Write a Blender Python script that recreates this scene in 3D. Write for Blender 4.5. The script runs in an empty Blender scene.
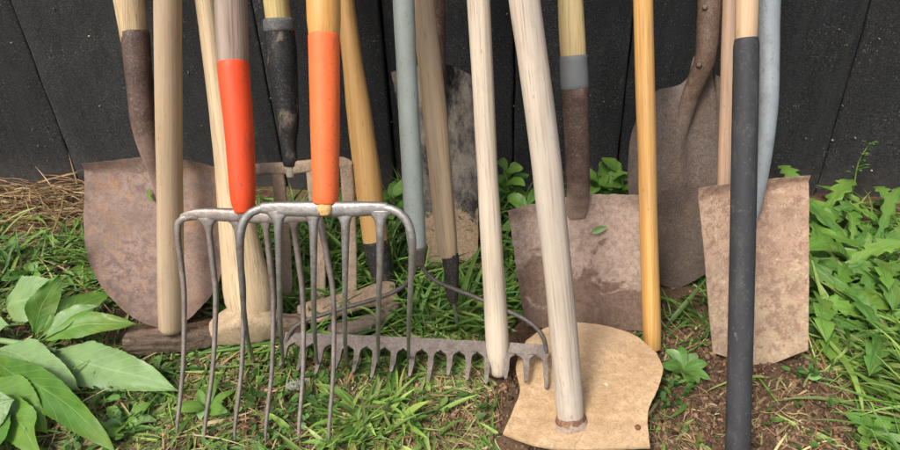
import bpy, math, random
import numpy as np
from mathutils import Matrix, Vector, noise as mnoise
R = math.radians
random.seed(7)
rng = np.random.default_rng(11)
scene = bpy.context.scene
COL = scene.collection

# ------------------------------------------------------------------ camera
cam = bpy.data.cameras.new('camera')
cam.lens, cam.sensor_width, cam.clip_start, cam.clip_end = 26.2, 36.0, 0.02, 300.0
camo = bpy.data.objects.new('camera', cam); COL.objects.link(camo)
camo.location = (0.10, -1.23, 0.70)
camo.rotation_euler = (Matrix.Rotation(R(7), 3, 'Z') @ Matrix.Rotation(R(58), 3, 'X')
                       @ Matrix.Rotation(R(-2.6), 3, 'Z')).to_euler()
scene.camera = camo
# ------------------------------------------------------------------ sky, sun, exposure
SUN_EL, SUN_AZ = 54.0, 214.0        # azimuth clockwise from +Y: behind and to the left of the viewer
world = bpy.data.worlds.new('World'); scene.world = world; world.use_nodes = True
wt = world.node_tree
sky = wt.nodes.new('ShaderNodeTexSky'); sky.sky_type = 'NISHITA'; sky.sun_disc = False
sky.sun_elevation, sky.sun_rotation = R(SUN_EL), R(SUN_AZ)
sky.air_density, sky.dust_density, sky.ozone_density = 0.9, 5.0, 0.6
bg = wt.nodes['Background']; bg.inputs['Strength'].default_value = 0.115
wt.links.new(sky.outputs[0], bg.inputs['Color'])
sun = bpy.data.lights.new('sun', 'SUN'); sun.energy = 1.5; sun.angle = R(15); sun.color = (1.0, 0.98, 0.94)
suno = bpy.data.objects.new('sun', sun); COL.objects.link(suno)
sd = Vector((math.sin(R(SUN_AZ)) * math.cos(R(SUN_EL)), math.cos(R(SUN_AZ)) * math.cos(R(SUN_EL)), math.sin(R(SUN_EL))))
suno.rotation_euler = sd.to_track_quat('Z', 'Y').to_euler()
suno.location = sd * 8
scene.view_settings.view_transform = 'Standard'
scene.view_settings.look = 'None'
scene.view_settings.gamma = 1.0
scene.view_settings.use_curve_mapping = False
scene.view_settings.exposure = 0.85

# ------------------------------------------------------------------ node helpers
class NT:
    def __init__(s, name):
        s.m = bpy.data.materials.new(name); s.m.use_nodes = True
        s.t = s.m.node_tree; s.p = s.t.nodes['Principled BSDF']
        s.tc = s.t.nodes.new('ShaderNodeTexCoord')
    def n(s, kind, **kw):
        o = s.t.nodes.new(kind)
        for k, v in kw.items(): setattr(o, k, v)
        return o
    def put(s, sock, v):
        if isinstance(v, bpy.types.NodeSocket): s.t.links.new(v, sock)
        elif isinstance(v, (tuple, list)) and len(v) == 3 and sock.type == 'RGBA': sock.default_value = (*v, 1)
        else: sock.default_value = v
    def vec(s, scale=(1, 1, 1), loc=(0, 0, 0), src='Object'):
        mp = s.n('ShaderNodeMapping'); s.t.links.new(s.tc.outputs[src], mp.inputs[0])
        mp.inputs['Scale'].default_value = scale; mp.inputs['Location'].default_value = loc
        return mp.outputs[0]
    def noise(s, scale, detail=4, rough=.55, v=None, dist=0):
        o = s.n('ShaderNodeTexNoise'); s.put(o.inputs['Scale'], scale); s.put(o.inputs['Detail'], detail)
        s.put(o.inputs['Roughness'], rough); s.put(o.inputs['Distortion'], dist)
        s.t.links.new(v if v is not None else s.vec(), o.inputs['Vector'])
        return o.outputs['Fac']
    def voro(s, scale, v=None, feature='F1'):
        o = s.n('ShaderNodeTexVoronoi', feature=feature); s.put(o.inputs['Scale'], scale)
        s.t.links.new(v if v is not None else s.vec(), o.inputs['Vector'])
        return o.outputs['Distance']
    def ramp(s, f, stops):
        o = s.n('ShaderNodeValToRGB'); e = o.color_ramp.elements
        while len(e) < len(stops): e.new(.5)
        for el, (p, c) in zip(e, stops):
            el.position = p; el.color = (*c, 1) if isinstance(c, (tuple, list)) else (c, c, c, 1)
        s.t.links.new(f, o.inputs[0]); return o.outputs[0]
    def mix(s, f, a, b, mode='MIX'):
        o = s.n('ShaderNodeMix', data_type='RGBA', blend_type=mode)
        s.put(o.inputs[0], f); s.put(o.inputs[6], a); s.put(o.inputs[7], b)
        return o.outputs[2]
    def math(s, op, a, b=0.0):
        o = s.n('ShaderNodeMath', operation=op); s.put(o.inputs[0], a); s.put(o.inputs[1], b); return o.outputs[0]
    def bump(s, h, strength=.4, dist=.002, prev=None):
        o = s.n('ShaderNodeBump'); s.put(o.inputs['Strength'], strength); s.put(o.inputs['Distance'], dist)
        s.t.links.new(h, o.inputs['Height'])
        if prev is not None: s.t.links.new(prev, o.inputs['Normal'])
        return o.outputs[0]
    def out(s, color, rough=.7, normal=None, metal=0.0, spec=.4):
        s.put(s.p.inputs['Base Color'], color); s.put(s.p.inputs['Roughness'], rough)
        s.put(s.p.inputs['Metallic'], metal); s.put(s.p.inputs['Specular IOR Level'], spec)
        if normal is not None: s.t.links.new(normal, s.p.inputs['Normal'])
        return s.m

def wood(name, light, dark, weather=None, wamt=.5, dirt=(.12, .085, .055), damt=.35, rough=.65, spec=.3, off=0.0, grain=.85):
    k = NT(name)
    v = k.vec((70, 70, 2.2), (off, off * .7, off * 1.3))
    g = k.noise(1.0, 5, .6, v, .6)
    st = k.noise(1.0, 6, .7, k.vec((160, 160, 3.5), (off * 3, off, 1)))
    col = k.mix(k.ramp(g, [(.34, 0.0), (.66, 1.0)]), dark, light); col = k.mix(k.math('MULTIPLY', k.ramp(st, [(.5, 0.0), (.66, 1.0)]), grain * .6), col, tuple(c * .62 for c in dark)); col = k.mix(k.math('MULTIPLY', k.ramp(st, [(.34, 1.0), (.46, 0.0)]), .3), col, tuple(min(1, c * 1.25) for c in light))
    fine = k.noise(1.0, 3, .6, k.vec((420, 420, 9), (off, 0, off)))
    col = k.mix(k.math('MULTIPLY', k.ramp(fine, [(.52, 0.0), (.72, 1.0)]), grain), col, tuple(c * .45 for c in dark))
    if weather:
        wn = k.noise(1.0, 4, .6, k.vec((22, 22, 4.5), (off * 2, 3, 1)))
        col = k.mix(k.math('MULTIPLY', k.ramp(wn, [(.4, 0.0), (.62, 1.0)]), wamt), col, weather)
    bn = k.noise(1.0, 3, .5, k.vec((9, 9, 5), (off, 2, off)))
    col = k.mix(k.math('MULTIPLY', k.ramp(bn, [(.35, 0.0), (.7, 1.0)]), .45), col, k.mix(.5, dark, (.20, .17, .13)))
    dn = k.noise(1.0, 6, .7, k.vec((30, 30, 14), (off, 9, 4)))
    col = k.mix(k.math('MULTIPLY', k.ramp(dn, [(.55, 0.0), (.8, 1.0)]), damt), col, dirt)
    sp = k.noise(1.0, 2, .5, k.vec((260, 260, 70), (4, off, 2)))
    col = k.mix(k.math('MULTIPLY', k.ramp(sp, [(.7, 0.0), (.76, 1.0)]), .45), col, tuple(c * .25 for c in dark))
    b = k.bump(g, .5, .0016); b = k.bump(fine, .5, .0009, b)
    return k.out(col, rough, b, 0, spec)

def metal(name, a, b_, c_=None, mud=None, mudamt=(.5, .62), rough=.75, scale=14, off=0.0, spec=.35, pit=.5, met=0.0, fleck=None, fade=None, grit=1.0):
    k = NT(name); v = k.vec((1, 1, 1), (off, off, off))
    n1 = k.noise(scale, 7, .65, v, .4)
    col = k.mix(k.ramp(n1, [(.36, 0.0), (.64, 1.0)]), a, b_)
    if c_:
        n2 = k.noise(scale * 2.3, 6, .7, k.vec((1, 1, 1), (off + 5, 2, 1)))
        col = k.mix(k.ramp(n2, [(.54, 0.0), (.68, .8)]), col, c_)
    fine = k.noise(200, 6, .8, v)
    col = k.mix(k.math('MULTIPLY', k.ramp(fine, [(.46, 0.0), (.66, 1.0)]), .55), col, tuple(x * .5 for x in a))
    if fleck:
        n4 = k.noise(150, 6, .8, k.vec((1, 1, .8), (off, 7, 3))); n5 = k.noise(24, 4, .6, k.vec((1, 1, 1), (off + 3, 1, 5)))
        col = k.mix(k.math('MULTIPLY', k.ramp(n4, [(.54, 0.0), (.70, 1.0)]), k.ramp(n5, [(.42, 0.0), (.66, .75)])), col, fleck)
    if fade:
        sp_ = k.n('ShaderNodeSeparateXYZ'); k.t.links.new(k.vec(), sp_.inputs[0])
        ff = k.math('ADD', k.math('DIVIDE', k.math('SUBTRACT', fade[0], sp_.outputs[2]), fade[1]), k.math('MULTIPLY', k.math('SUBTRACT', k.noise(45, 5, .7), .5), 1.6))
        col = k.mix(k.ramp(ff, [(0.0, 0.0), (1.0, 1.0)]), col, fade[2])
    gr = k.noise(430, 3, .7, k.vec((1, 1, 1), (off, 3, 8)))
    col = k.mix(k.ramp(gr, [(.38, .38 * grit), (.5, 0.0)]), col, k.mix(.6, col, (.01, .008, .006))); col = k.mix(k.ramp(gr, [(.54, 0.0), (.68, .25 * grit)]), col, k.mix(.45, col, (.75, .68, .6)))
    h = fine; bm = k.bump(fine, pit, .0010)
    mid = k.noise(90, 4, .6, v); bm = k.bump(mid, .35, .002, bm)
    if mud:
        n3 = k.noise(scale * .55, 8, .62, k.vec((1, 1, 1), (off + 11, 4, off)), .7)
        f = k.ramp(n3, [(mudamt[0], 0.0), (mudamt[1], 1.0)])
        crumb = k.noise(160, 5, .7, v)
        mcol = k.mix(k.ramp(crumb, [(.35, 0.0), (.7, 1.0)]), tuple(x * .72 for x in mud), tuple(min(1, x * 1.15) for x in mud))
        col = k.mix(f, col, mcol)
        bm = k.bump(f, .5, .0022, bm)
    return k.out(col, rough, bm, met, spec)

def coat(name, base, scuff, amt=.5, rough=.45, off=0.0, dirt=(.1, .07, .05), scale=(60, 60, 18), thr=(.6, .75), spec=.4):
    k = NT(name)
    n1 = k.noise(1, 6, .7, k.vec(scale, (off, off, 0)))
    n2 = k.noise(1, 4, .6, k.vec((18, 18, 9), (off, 4, 0)))
    col = k.mix(k.ramp(n2, [(.35, 0.0), (.7, 1.0)]), tuple(c * .86 for c in base), tuple(min(1, c * 1.08) for c in base))
    col = k.mix(k.math('MULTIPLY', k.ramp(n1, [(thr[0], 0.0), (thr[1], 1.0)]), amt), col, scuff)
    n3 = k.noise(300, 3, .6)
    col = k.mix(k.math('MULTIPLY', k.ramp(n3, [(.60, 0.0), (.70, 1.0)]), .5), col, dirt)
    gm = k.noise(1, 7, .75, k.vec((26, 26, 13), (off + 2, 6, 1))); col = k.mix(k.math('MULTIPLY', k.ramp(gm, [(.52, 0.0), (.70, 1.0)]), .45), col, k.mix(.3, base, dirt))
    ch = k.ramp(k.noise(1, 5, .7, k.vec((75, 75, 45), (off + 9, 1, 5))), [(.655, 0.0), (.67, .8)]); col = k.mix(ch, col, k.mix(.5, scuff, dirt))
    b = k.bump(n1, .2, .0008); b = k.bump(k.noise(420, 3), .12, .0006, b); b = k.bump(ch, -.4, .001, b)
    r = k.ramp(n1, [(.3, rough - .08), (.8, min(1, rough + .25))])
    return k.out(col, r, b, 0, spec)

# ------------------------------------------------------------------ mesh helpers
def link(o, parent=None):
    COL.objects.link(o)
    if parent is not None: o.parent = parent
    return o
def mesh_obj(name, V, Fs, m, parent=None, smooth=True, uv=None):
    me = bpy.data.meshes.new(name); me.from_pydata([tuple(v) for v in V], [], Fs); me.update()
    if smooth: me.polygons.foreach_set('use_smooth', [True] * len(me.polygons))
    if uv is not None:
        l = me.uv_layers.new(name='UVMap')
        for lp in me.loops: l.data[lp.index].uv = uv[lp.vertex_index]
    me.materials.append(m)
    return link(bpy.data.objects.new(name, me), parent)
def tag(o, label, cat=None, group=None, kind=None):
    o['label'] = label
    if cat: o['category'] = cat
    if group: o['group'] = group
    if kind: o['kind'] = kind
    return o
def frame(Fp, w, yaw=0.0):
    w = Vector(w).normalized(); u = Vector((math.cos(R(yaw)), math.sin(R(yaw)), 0)); u = (u - u.dot(w) * w).normalized()
    v = w.cross(u)
    m = Matrix((u, v, w)).transposed().to_4x4(); m.translation = Vector(Fp); return m
def thing(name, label, cat, Fp, w, group=None, yaw=0.0):
    o = bpy.data.objects.new(name, None); o.empty_display_size = .05; link(o)
    o.matrix_world = frame(Fp, w, yaw)
    tag(o, label, cat, group); return o
def loc(o, pts):
    im = o.matrix_world.inverted(); return [im @ Vector(p) for p in pts]
def interp(path, n):
    """Catmull-Rom resample of rows (any number of columns)."""
    P = np.array(path, float)
    if len(P) == 2: return P[0] + (P[1] - P[0]) * np.linspace(0, 1, n)[:, None]
    d = np.r_[0, np.cumsum(np.maximum(np.linalg.norm(np.diff(P[:, :3], axis=0), axis=1), 1e-6))]
    Q = np.vstack([2 * P[0] - P[1], P, 2 * P[-1] - P[-2]]); out = []
    for s in np.linspace(0, d[-1], n):
        i = min(max(np.searchsorted(d, s, 'right') - 1, 0), len(P) - 2)
        t = (s - d[i]) / (d[i + 1] - d[i]); p0, p1, p2, p3 = Q[i:i + 4]
        out.append(.5 * ((2 * p1) + (p2 - p0) * t + (2 * p0 - 5 * p1 + 4 * p2 - p3) * t * t + (3 * p1 - p0 - 3 * p2 + p3) * t ** 3))
    return np.array(out)
def tube(path, seg=16, ref=(1, 0, 0), n=None, power=2.0, rough=0.0, rs=60, cap=.5, seed=0.0, lin=False):
    """path rows: x, y, z, rx, ry. Lofted closed tube with rounded ends."""
    P = np.array(path, float)
    if n: P = interp(P, n) if not lin else interp_lin(P, n)
    T = np.gradient(P[:, :3], axis=0); ref = np.array(ref, float)
    V, Fs = [], []
    rows = []
    def ring(c, t, rx, ry):
        t = t / np.linalg.norm(t); x = ref - ref.dot(t) * t
        x /= np.linalg.norm(x); y = np.cross(t, x); r = []
        for k in range(seg):
            a = 2 * math.pi * k / seg; ca, sa = math.cos(a), math.sin(a)
            e = 2.0 / power
            px = math.copysign(abs(ca) ** e, ca) * rx; py = math.copysign(abs(sa) ** e, sa) * ry
            q = c + x * px + y * py
            if rough:
                nv = mnoise.noise_vector(Vector(q) * rs + Vector((seed, 0, 0))); q = q + np.array(nv) * rough
            r.append(q)
        rows.append(r)
    def capring(i, sgn):
        c, t = P[i, :3], T[i] / np.linalg.norm(T[i]); rx, ry = P[i, 3], P[i, 4]; rr = min(rx, ry) * cap
        L = [(.97, .35), (.8, .72), (.45, .95)]
        if sgn < 0: L = L[::-1]
        for f, h in L: ring(c + sgn * t * rr * h, t, rx * f, ry * f)
    if cap: capring(0, -1)
    for i in range(len(P)): ring(P[i, :3], T[i], P[i, 3], P[i, 4])
    if cap: capring(-1, 1)
    for r in rows: V += r
    for i in range(len(rows) - 1):
        for k in range(seg):
            a, b = i * seg + k, i * seg + (k + 1) % seg
            Fs.append((a, b, b + seg, a + seg))
    Fs.append(tuple(range(seg))[::-1]); m = (len(rows) - 1) * seg; Fs.append(tuple(range(m, m + seg)))
    return V, Fs
def interp_lin(P, n):
    d = np.r_[0, np.cumsum(np.linalg.norm(np.diff(P[:, :3], axis=0), axis=1))]; s = np.linspace(0, d[-1], n)
    return np.stack([np.interp(s, d, P[:, k]) for k in range(P.shape[1])], 1)
def rod(name, parent, m, path, **kw):
    """path rows (a, b, r) or (a, c, b, rx, ry) in the tool's frame."""
    rows = [(p[0], 0, p[1], p[2], p[2]) if len(p) == 3 else p for p in path]
    V, Fs = tube(rows, **kw); return mesh_obj(name, V, Fs, m, parent)
def pole(parent, m, path, name='handle', wob=.0012, n=40, seed=1.0, seg=20, cap=.5, flat=1.0):
    """A handle: lofted rod with slight waviness in line and girth."""
    rows = [(p[0], 0, p[1], p[2], p[2]) if len(p) == 3 else p for p in path]
    P = interp_lin(np.array(rows, float), n); N = []
    for p in P:
        q = Vector((seed * 13.7, 0, p[2] * 5)); nv = mnoise.noise_vector(q); g = 1 + .035 * mnoise.noise(Vector((seed * 3.1, 5, p[2] * 11)))
        N.append((p[0] + nv[0] * wob, p[1] + nv[1] * wob, p[2], p[3] * g, p[4] * g * flat))
    V, Fs = tube(N, seg=seg, rough=.00045, rs=70, seed=seed, cap=cap)
    return mesh_obj(name, V, Fs, m, parent)
def poly(pts, n):
    P = np.array(pts, float); d = np.r_[0, np.cumsum(np.linalg.norm(np.diff(P, axis=0), axis=1))]
    return interp(np.c_[P, np.zeros((len(P), 1))], n)[:, :2] if len(P) > 2 else P[0] + (P[1] - P[0]) * np.linspace(0, 1, n)[:, None]
def coons(bottom, top, left, right, ns=30, nt=30):
    """bottom/top run left to right, left/right run bottom to top; returns grid[nt][ns] of (a, b)."""
    B, T, L, Q = poly(bottom, ns), poly(top, ns), poly(left, nt), poly(right, nt); G = np.zeros((nt, ns, 2))
    for j in range(nt):
        t = j / (nt - 1)
        for i in range(ns):
            s = i / (ns - 1)
            G[j, i] = (1 - t) * B[i] + t * T[i] + (1 - s) * L[j] + s * Q[j] - ((1 - s) * (1 - t) * B[0] + s * (1 - t) * B[-1] + (1 - s) * t * T[0] + s * t * T[-1])
    return G
def plate(G, cfun, th, jit=.0012, seed=0.0):
    """Sheet with thickness from a grid of (a, b) and an offset function c(s, t); local coordinates (a, c, b)."""
    nt, ns = G.shape[:2]; V = []; Fs = []
    for side in (0, 1):
        for j in range(nt):
            for i in range(ns):
                a, b = G[j, i]; s, t = i / (ns - 1), j / (nt - 1)
                edge = min(i, ns - 1 - i, j, nt - 1 - j) == 0
                nz = mnoise.noise_vector(Vector((a * 22, b * 22, seed)))
                n2 = mnoise.noise_vector(Vector((a * 120, b * 120, seed + 9)))
                if edge: a += n2[0] * jit; b += n2[1] * jit
                V.append((a, cfun(s, t) + nz[2] * .0018 + n2[2] * .0004 + side * th, b))
    K = nt * ns
    for j in range(nt - 1):
        for i in range(ns - 1):
            p = j * ns + i; Fs.append((p, p + 1, p + ns + 1, p + ns)); q = p + K; Fs.append((q, q + ns, q + ns + 1, q + 1))
    rim = [(0, i) for i in range(ns)] + [(j, ns - 1) for j in range(1, nt)] + [(nt - 1, i) for i in range(ns - 2, -1, -1)] + [(j, 0) for j in range(nt - 2, 0, -1)]
    for k in range(len(rim)):
        a = rim[k][0] * ns + rim[k][1]; b = rim[(k + 1) % len(rim)][0] * ns + rim[(k + 1) % len(rim)][1]
        Fs.append((b, a, a + K, b + K))
    return V, Fs
def blade(parent, m, G, cfun, th=.0028, seed=0.0, jit=.0012, name='blade'):
    V, Fs = plate(G, cfun, th, jit, seed); o = mesh_obj(name, V, Fs, m, parent)
    o.data.set_sharp_from_angle(angle=R(50)); return o
PLATES = []     # (matrix, a0, a1, b0, b1): tool faces the grass may not grow through
POLES = []      # (p0, p1, r)

# ------------------------------------------------------------------ ground
def gz(x, y):
    z = .010 * mnoise.noise(Vector((x * 3.1, y * 3.1, 2))) + .007 * mnoise.noise(Vector((x * 9, y * 9, 5))) + .0035 * mnoise.noise(Vector((x * 31, y * 31, 1)))
    m = .012 * math.exp(-((x - .50) / .16) ** 2 - ((y + .58) / .10) ** 2) + .022 * math.exp(-((y - .02) / .06) ** 2)
    return z + m - .006
xs = np.r_[[-60, -20, -8, -4, -2.4, -1.8], np.arange(-1.4, 1.4001, .011), [1.8, 2.4, 4, 8, 20, 60]]
ys = np.r_[[-60, -20, -8, -4, -2.4, -1.6, -1.2], np.arange(-.95, .1201, .009), [.4, 1, 3, 8, 20, 60]]
def soil_mat():
    k = NT('soil'); v = k.vec()
    n1 = k.noise(9, 8, .65, v); n2 = k.noise(60, 7, .7, v); n3 = k.noise(230, 4, .7, v)
    c = k.mix(k.ramp(n2, [(.33, 0.0), (.68, 1.0)]), (.055, .034, .021), (.165, .104, .064))
    c = k.mix(k.ramp(n1, [(.4, 0.0), (.65, .75)]), c, (.20, .125, .074))
    c = k.mix(k.math('MULTIPLY', k.ramp(n3, [(.6, 0.0), (.7, 1.0)]), .6), c, (.34, .24, .15))
    vr = k.voro(46, v)
    b = k.bump(n2, .9, .010); b = k.bump(vr, .6, .006, b); b = k.bump(n3, .7, .003, b)
    return k.out(c, .95, b, 0, .15)
SOIL = soil_mat()
V = [(x, y, gz(x, y) if abs(x) < 3 and -2 < y < 1 else -.006) for y in ys for x in xs]; nx = len(xs)
Fs = [(j * nx + i, j * nx + i + 1, (j + 1) * nx + i + 1, (j + 1) * nx + i) for j in range(len(ys) - 1) for i in range(nx - 1)]
ground = mesh_obj('ground', V, Fs, SOIL); ground['kind'] = 'structure'; ground['label'] = 'brown soil with trodden grass in front of the black wall'

# ------------------------------------------------------------------ wall of black boards
def wall_mat():
    k = NT('black_stained_timber'); v = k.vec((1, 1, 1)); oi = k.n('ShaderNodeObjectInfo')
    g = k.noise(1, 6, .7, k.vec((130, 60, 14)), .5); g2 = k.noise(1, 5, .65, k.vec((20, 10, 4.0)), 1.2)
    saw = k.noise(1, 5, .75, k.vec((150, 60, 420))); big = k.noise(4, 4, .6, v)
    c = k.mix(k.ramp(g, [(.35, 0.0), (.7, 1.0)]), (.0042, .0045, .0053), (.0150, .0158, .0175))
    c = k.mix(k.math('MULTIPLY', k.ramp(g2, [(.45, 0.0), (.75, 1.0)]), .6), c, (.025, .0265, .029))
    dust = k.noise(1, 6, .8, k.vec((380, 100, 520))); amt = k.math('MULTIPLY', k.ramp(big, [(.3, .25), (.7, 1.0)]), k.math('ADD', k.math('MULTIPLY', oi.outputs['Random'], .5), .45))
    c = k.mix(k.math('MULTIPLY', k.ramp(dust, [(.44, 0.0), (.66, 1.0)]), amt), c, (.115, .114, .110))
    sp = k.noise(420, 3, .6, k.vec((1, 1, .7), (3, 0, 0)))
    c = k.mix(k.math('MULTIPLY', k.ramp(sp, [(.60, 0.0), (.70, 1.0)]), k.ramp(k.noise(11, 5, .7, k.vec((1, 1, 1), (6, 2, 2))), [(.40, .08), (.66, .75)])), c, (.27, .26, .225))
    sx = k.n('ShaderNodeSeparateXYZ'); k.t.links.new(v, sx.inputs[0]); spl = k.math('ADD', k.math('MULTIPLY', k.math('SUBTRACT', .10, sx.outputs[2]), 4.5), k.math('SUBTRACT', k.noise(70, 7, .8, v), .5))
    c = k.mix(k.ramp(spl, [(.02, 0.0), (.5, .75)]), c, (.085, .075, .062))
    b = k.bump(g, .5, .003); b = k.bump(saw, .8, .0028, b); b = k.bump(g2, .4, .004, b)
    return k.out(c, .78, b, 0, .28)
WALLM = wall_mat()
wallt = bpy.data.objects.new('timber_wall', None); link(wallt)
tag(wallt, 'black stained wall of wide upright boards that every tool leans on', 'wall')
edges = [-2.26, -2.02, -1.80, -1.57, -1.35, -1.125, -.902, -.655, -.41, -.165, .087, .301, .505, .703, .935, 1.17, 1.40, 1.64, 1.88, 2.10]
for i in range(len(edges) - 1):
    x0, x1 = edges[i] + .0016, edges[i + 1] - .0016; d0 = random.uniform(0, .006); z0 = random.uniform(-.004, .012) - .02
    sk = random.uniform(-.003, .003); nz_ = 60; SS = [0, .006, .02, .15, .3, .5, .7, .85, .98, .994, 1]; nxx = len(SS); Vb = []; Fb = []
    for j in range(nz_):
        z = z0 + (1.75 - z0) * (j / (nz_ - 1)) ** 1.6
        for q in range(nxx):
            s = SS[q]; x = x0 + (x1 - x0) * s + .0022 * mnoise.noise(Vector((i * 7.0 + (q > 5), z * 14, 0)))
            cup = .0030 * (2 * s - 1) ** 2 * (1 if i % 2 else -1)
            ed = (.0045, .0012, 0)[min(q, nxx - 1 - q, 2)]
            Vb.append((x + sk * z, d0 + cup + ed + .0012 * mnoise.noise(Vector((x * 25, z * 4, i))), z))
    K = len(Vb); Vb += [(v[0], d0 + .032, v[2]) for v in Vb]
    for j in range(nz_ - 1):
        for q in range(nxx - 1):
            p = j * nxx + q; Fb.append((p, p + 1, p + nxx + 1, p + nxx)); Fb.append((p + K, p + K + nxx, p + K + nxx + 1, p + K + 1))
    rim = list(range(nxx)) + [j * nxx + nxx - 1 for j in range(1, nz_)] + [(nz_ - 1) * nxx + q for q in range(nxx - 2, -1, -1)] + [j * nxx for j in range(nz_ - 2, 0, -1)]
    for a, b in zip(rim, rim[1:] + rim[:1]): Fb.append((b, a, a + K, b + K))
    mesh_obj('board', Vb, Fb, WALLM, wallt)
bk = [(-2.26, .040, -.05), (2.10, .040, -.05), (2.10, .040, 1.76), (-2.26, .040, 1.76)]; bk += [(x, .055, z) for x, y, z in bk]
mesh_obj('gap_light_blocker', bk, [(0, 1, 2, 3), (7, 6, 5, 4), (0, 4, 5, 1), (1, 5, 6, 2), (2, 6, 7, 3), (3, 7, 4, 0)], WALLM, wallt, smooth=False)  # unseen sheet added behind the boards so no light comes through the gaps

# ================================================================== TOOLS
def addpole(t, path):
    M = t.matrix_world; p = [(M @ Vector((q[0], 0, q[1])), q[2]) if len(q) == 3 else (M @ Vector(q[:3]), q[3]) for q in path]
    for (a, ra), (b, rb) in zip(p, p[1:]): POLES.append((np.array(a), np.array(b), max(ra, rb)))
dish = lambda d, tb=0.0, ex=2.0: (lambda s, t: d * (1 - abs(2 * s - 1) ** ex) + tb * (t - .5) ** 2)

# --- 1 rounded shovel at the left
t = thing('round_shovel', 'rounded shovel with rusty pinkish blade and dark brown socket, leftmost tool', 'shovel', (-.4871, -.4676, .004), (.1192, .2962, .9476), yaw=9)
k = NT('rusty_pink_steel'); v = k.vec(); n1 = k.noise(8, 7, .65, v, .3); n2 = k.noise(130, 6, .8, v); n3 = k.noise(10, 5, .6, k.vec((1, 1, 1), (2.2, 5, 1.4))); n4 = k.noise(75, 6, .75, k.vec((1, 1, 1), (4, 1, 9)))
c = k.mix(k.ramp(n1, [(.36, 0.0), (.66, 1.0)]), (.275, .190, .150), (.41, .295, .235))
c = k.mix(k.math('MULTIPLY', k.ramp(n4, [(.47, 0.0), (.57, 1.0)]), k.ramp(n3, [(.40, 0.0), (.60, .8)])), c, (.165, .112, .105))
c = k.mix(k.math('MULTIPLY', k.ramp(n2, [(.48, 0.0), (.64, 1.0)]), .5), c, (.16, .105, .085))
c = k.mix(k.math('MULTIPLY', k.ramp(k.noise(62, 6, .8, k.vec((1, 1, 1), (7, 7, 2))), [(.50, 0.0), (.62, 1.0)]), k.ramp(k.noise(7, 4, .6, k.vec((1, 1, 1), (.35, 8, .6))), [(.45, 0.0), (.62, 1.0)])), c, (.46, .235, .10))
gr = k.noise(420, 3, .7); c = k.mix(k.ramp(gr, [(.36, .32), (.5, 0.0)]), c, k.mix(.55, c, (.02, .012, .01))); c = k.mix(k.ramp(gr, [(.54, 0.0), (.70, .2)]), c, k.mix(.5, c, (.72, .62, .52)))
c = k.mix(k.math('MULTIPLY', k.ramp(k.noise(19, 8, .75, k.vec((1, 1, 1), (1, 3, 8))), [(.50, 0.0), (.64, 1.0)]), .55), c, (.150, .115, .095))
m = k.out(c, .6, k.bump(n2, .5, .0012, k.bump(n4, .3, .0015)), 0, .4)
G = coons([(-.1007, .110), (-.0881, .0723), (-.0673, .038), (-.0395, .0124), (0, 0), (.0399, .0125), (.0716, .0456), (.0949, .0844), (.1084, .1267)],
          [(-.1012, .2691), (-.0495, .2791), (-.0051, .2883), (.0394, .2883), (.1084, .283)],
          [(-.1007, .110), (-.1068, .1542), (-.1047, .2108), (-.1012, .2691)], [(.1084, .1267), (.1136, .1758), (.1124, .2327), (.1084, .283)], 40, 40)
bl1 = blade(t, m, G, lambda s, q: .016 * (1 - abs(2 * s - 1) ** 2.2) - .010 * max(0, q - .93) / .07, .0026, 1)
PLATES.append((t.matrix_world.copy(), -.12, .12, 0, .29))
ms = metal('brown_socket_steel', (.055, .032, .024), (.105, .064, .046), (.17, .115, .085), off=2, rough=.5, fleck=(.30, .24, .19), fade=(.345, .05, (.25, .17, .135)))
rod('socket', t, ms, [(.004, .013, .215, .006, .002), (.003, .008, .25, .010, .005), (.001, .000, .276, .0130, .0095), (-.001, -.008, .296, .0150, .0135), (-.008, -.014, .3386, .0175, .0165), (-.015, -.012, .4118, .0185, .018), (-.0219, -.006, .4688, .0200, .0195)], n=26, seg=18, rough=.0004, cap=.25)
mw = wood('pale_striped_wood', (.60, .46, .27), (.40, .28, .145), off=3.3, damt=.2)
hp = [(-.0222, -.006, .455, .0182, .0182), (-.0301, -.004, .5159, .0212, .0205), (-.17, .0, 1.40, .0185, .0185)]
pole(t, mw, hp, seed=1); addpole(t, hp)

# --- 2 tan handle standing on the mattock's arm
t = thing('tool_handle', 'plain tan wooden handle standing upright on the mattock head', 'tool handle', (-.4313, -.5056, .040), (.0848, .3456, .9345))
mw = wood('tan_handle_wood', (.45, .33, .20), (.34, .24, .135), weather=(.42, .34, .25), off=7.1, damt=.45, grain=.35)
hp = [(0, .008, .0180), (0, .02, .0190), (0, .3, .0186), (-.0005, .5, .0184), (0, 1.39, .018)]
pole(t, mw, hp, seed=2, cap=.7); addpole(t, hp)

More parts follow.
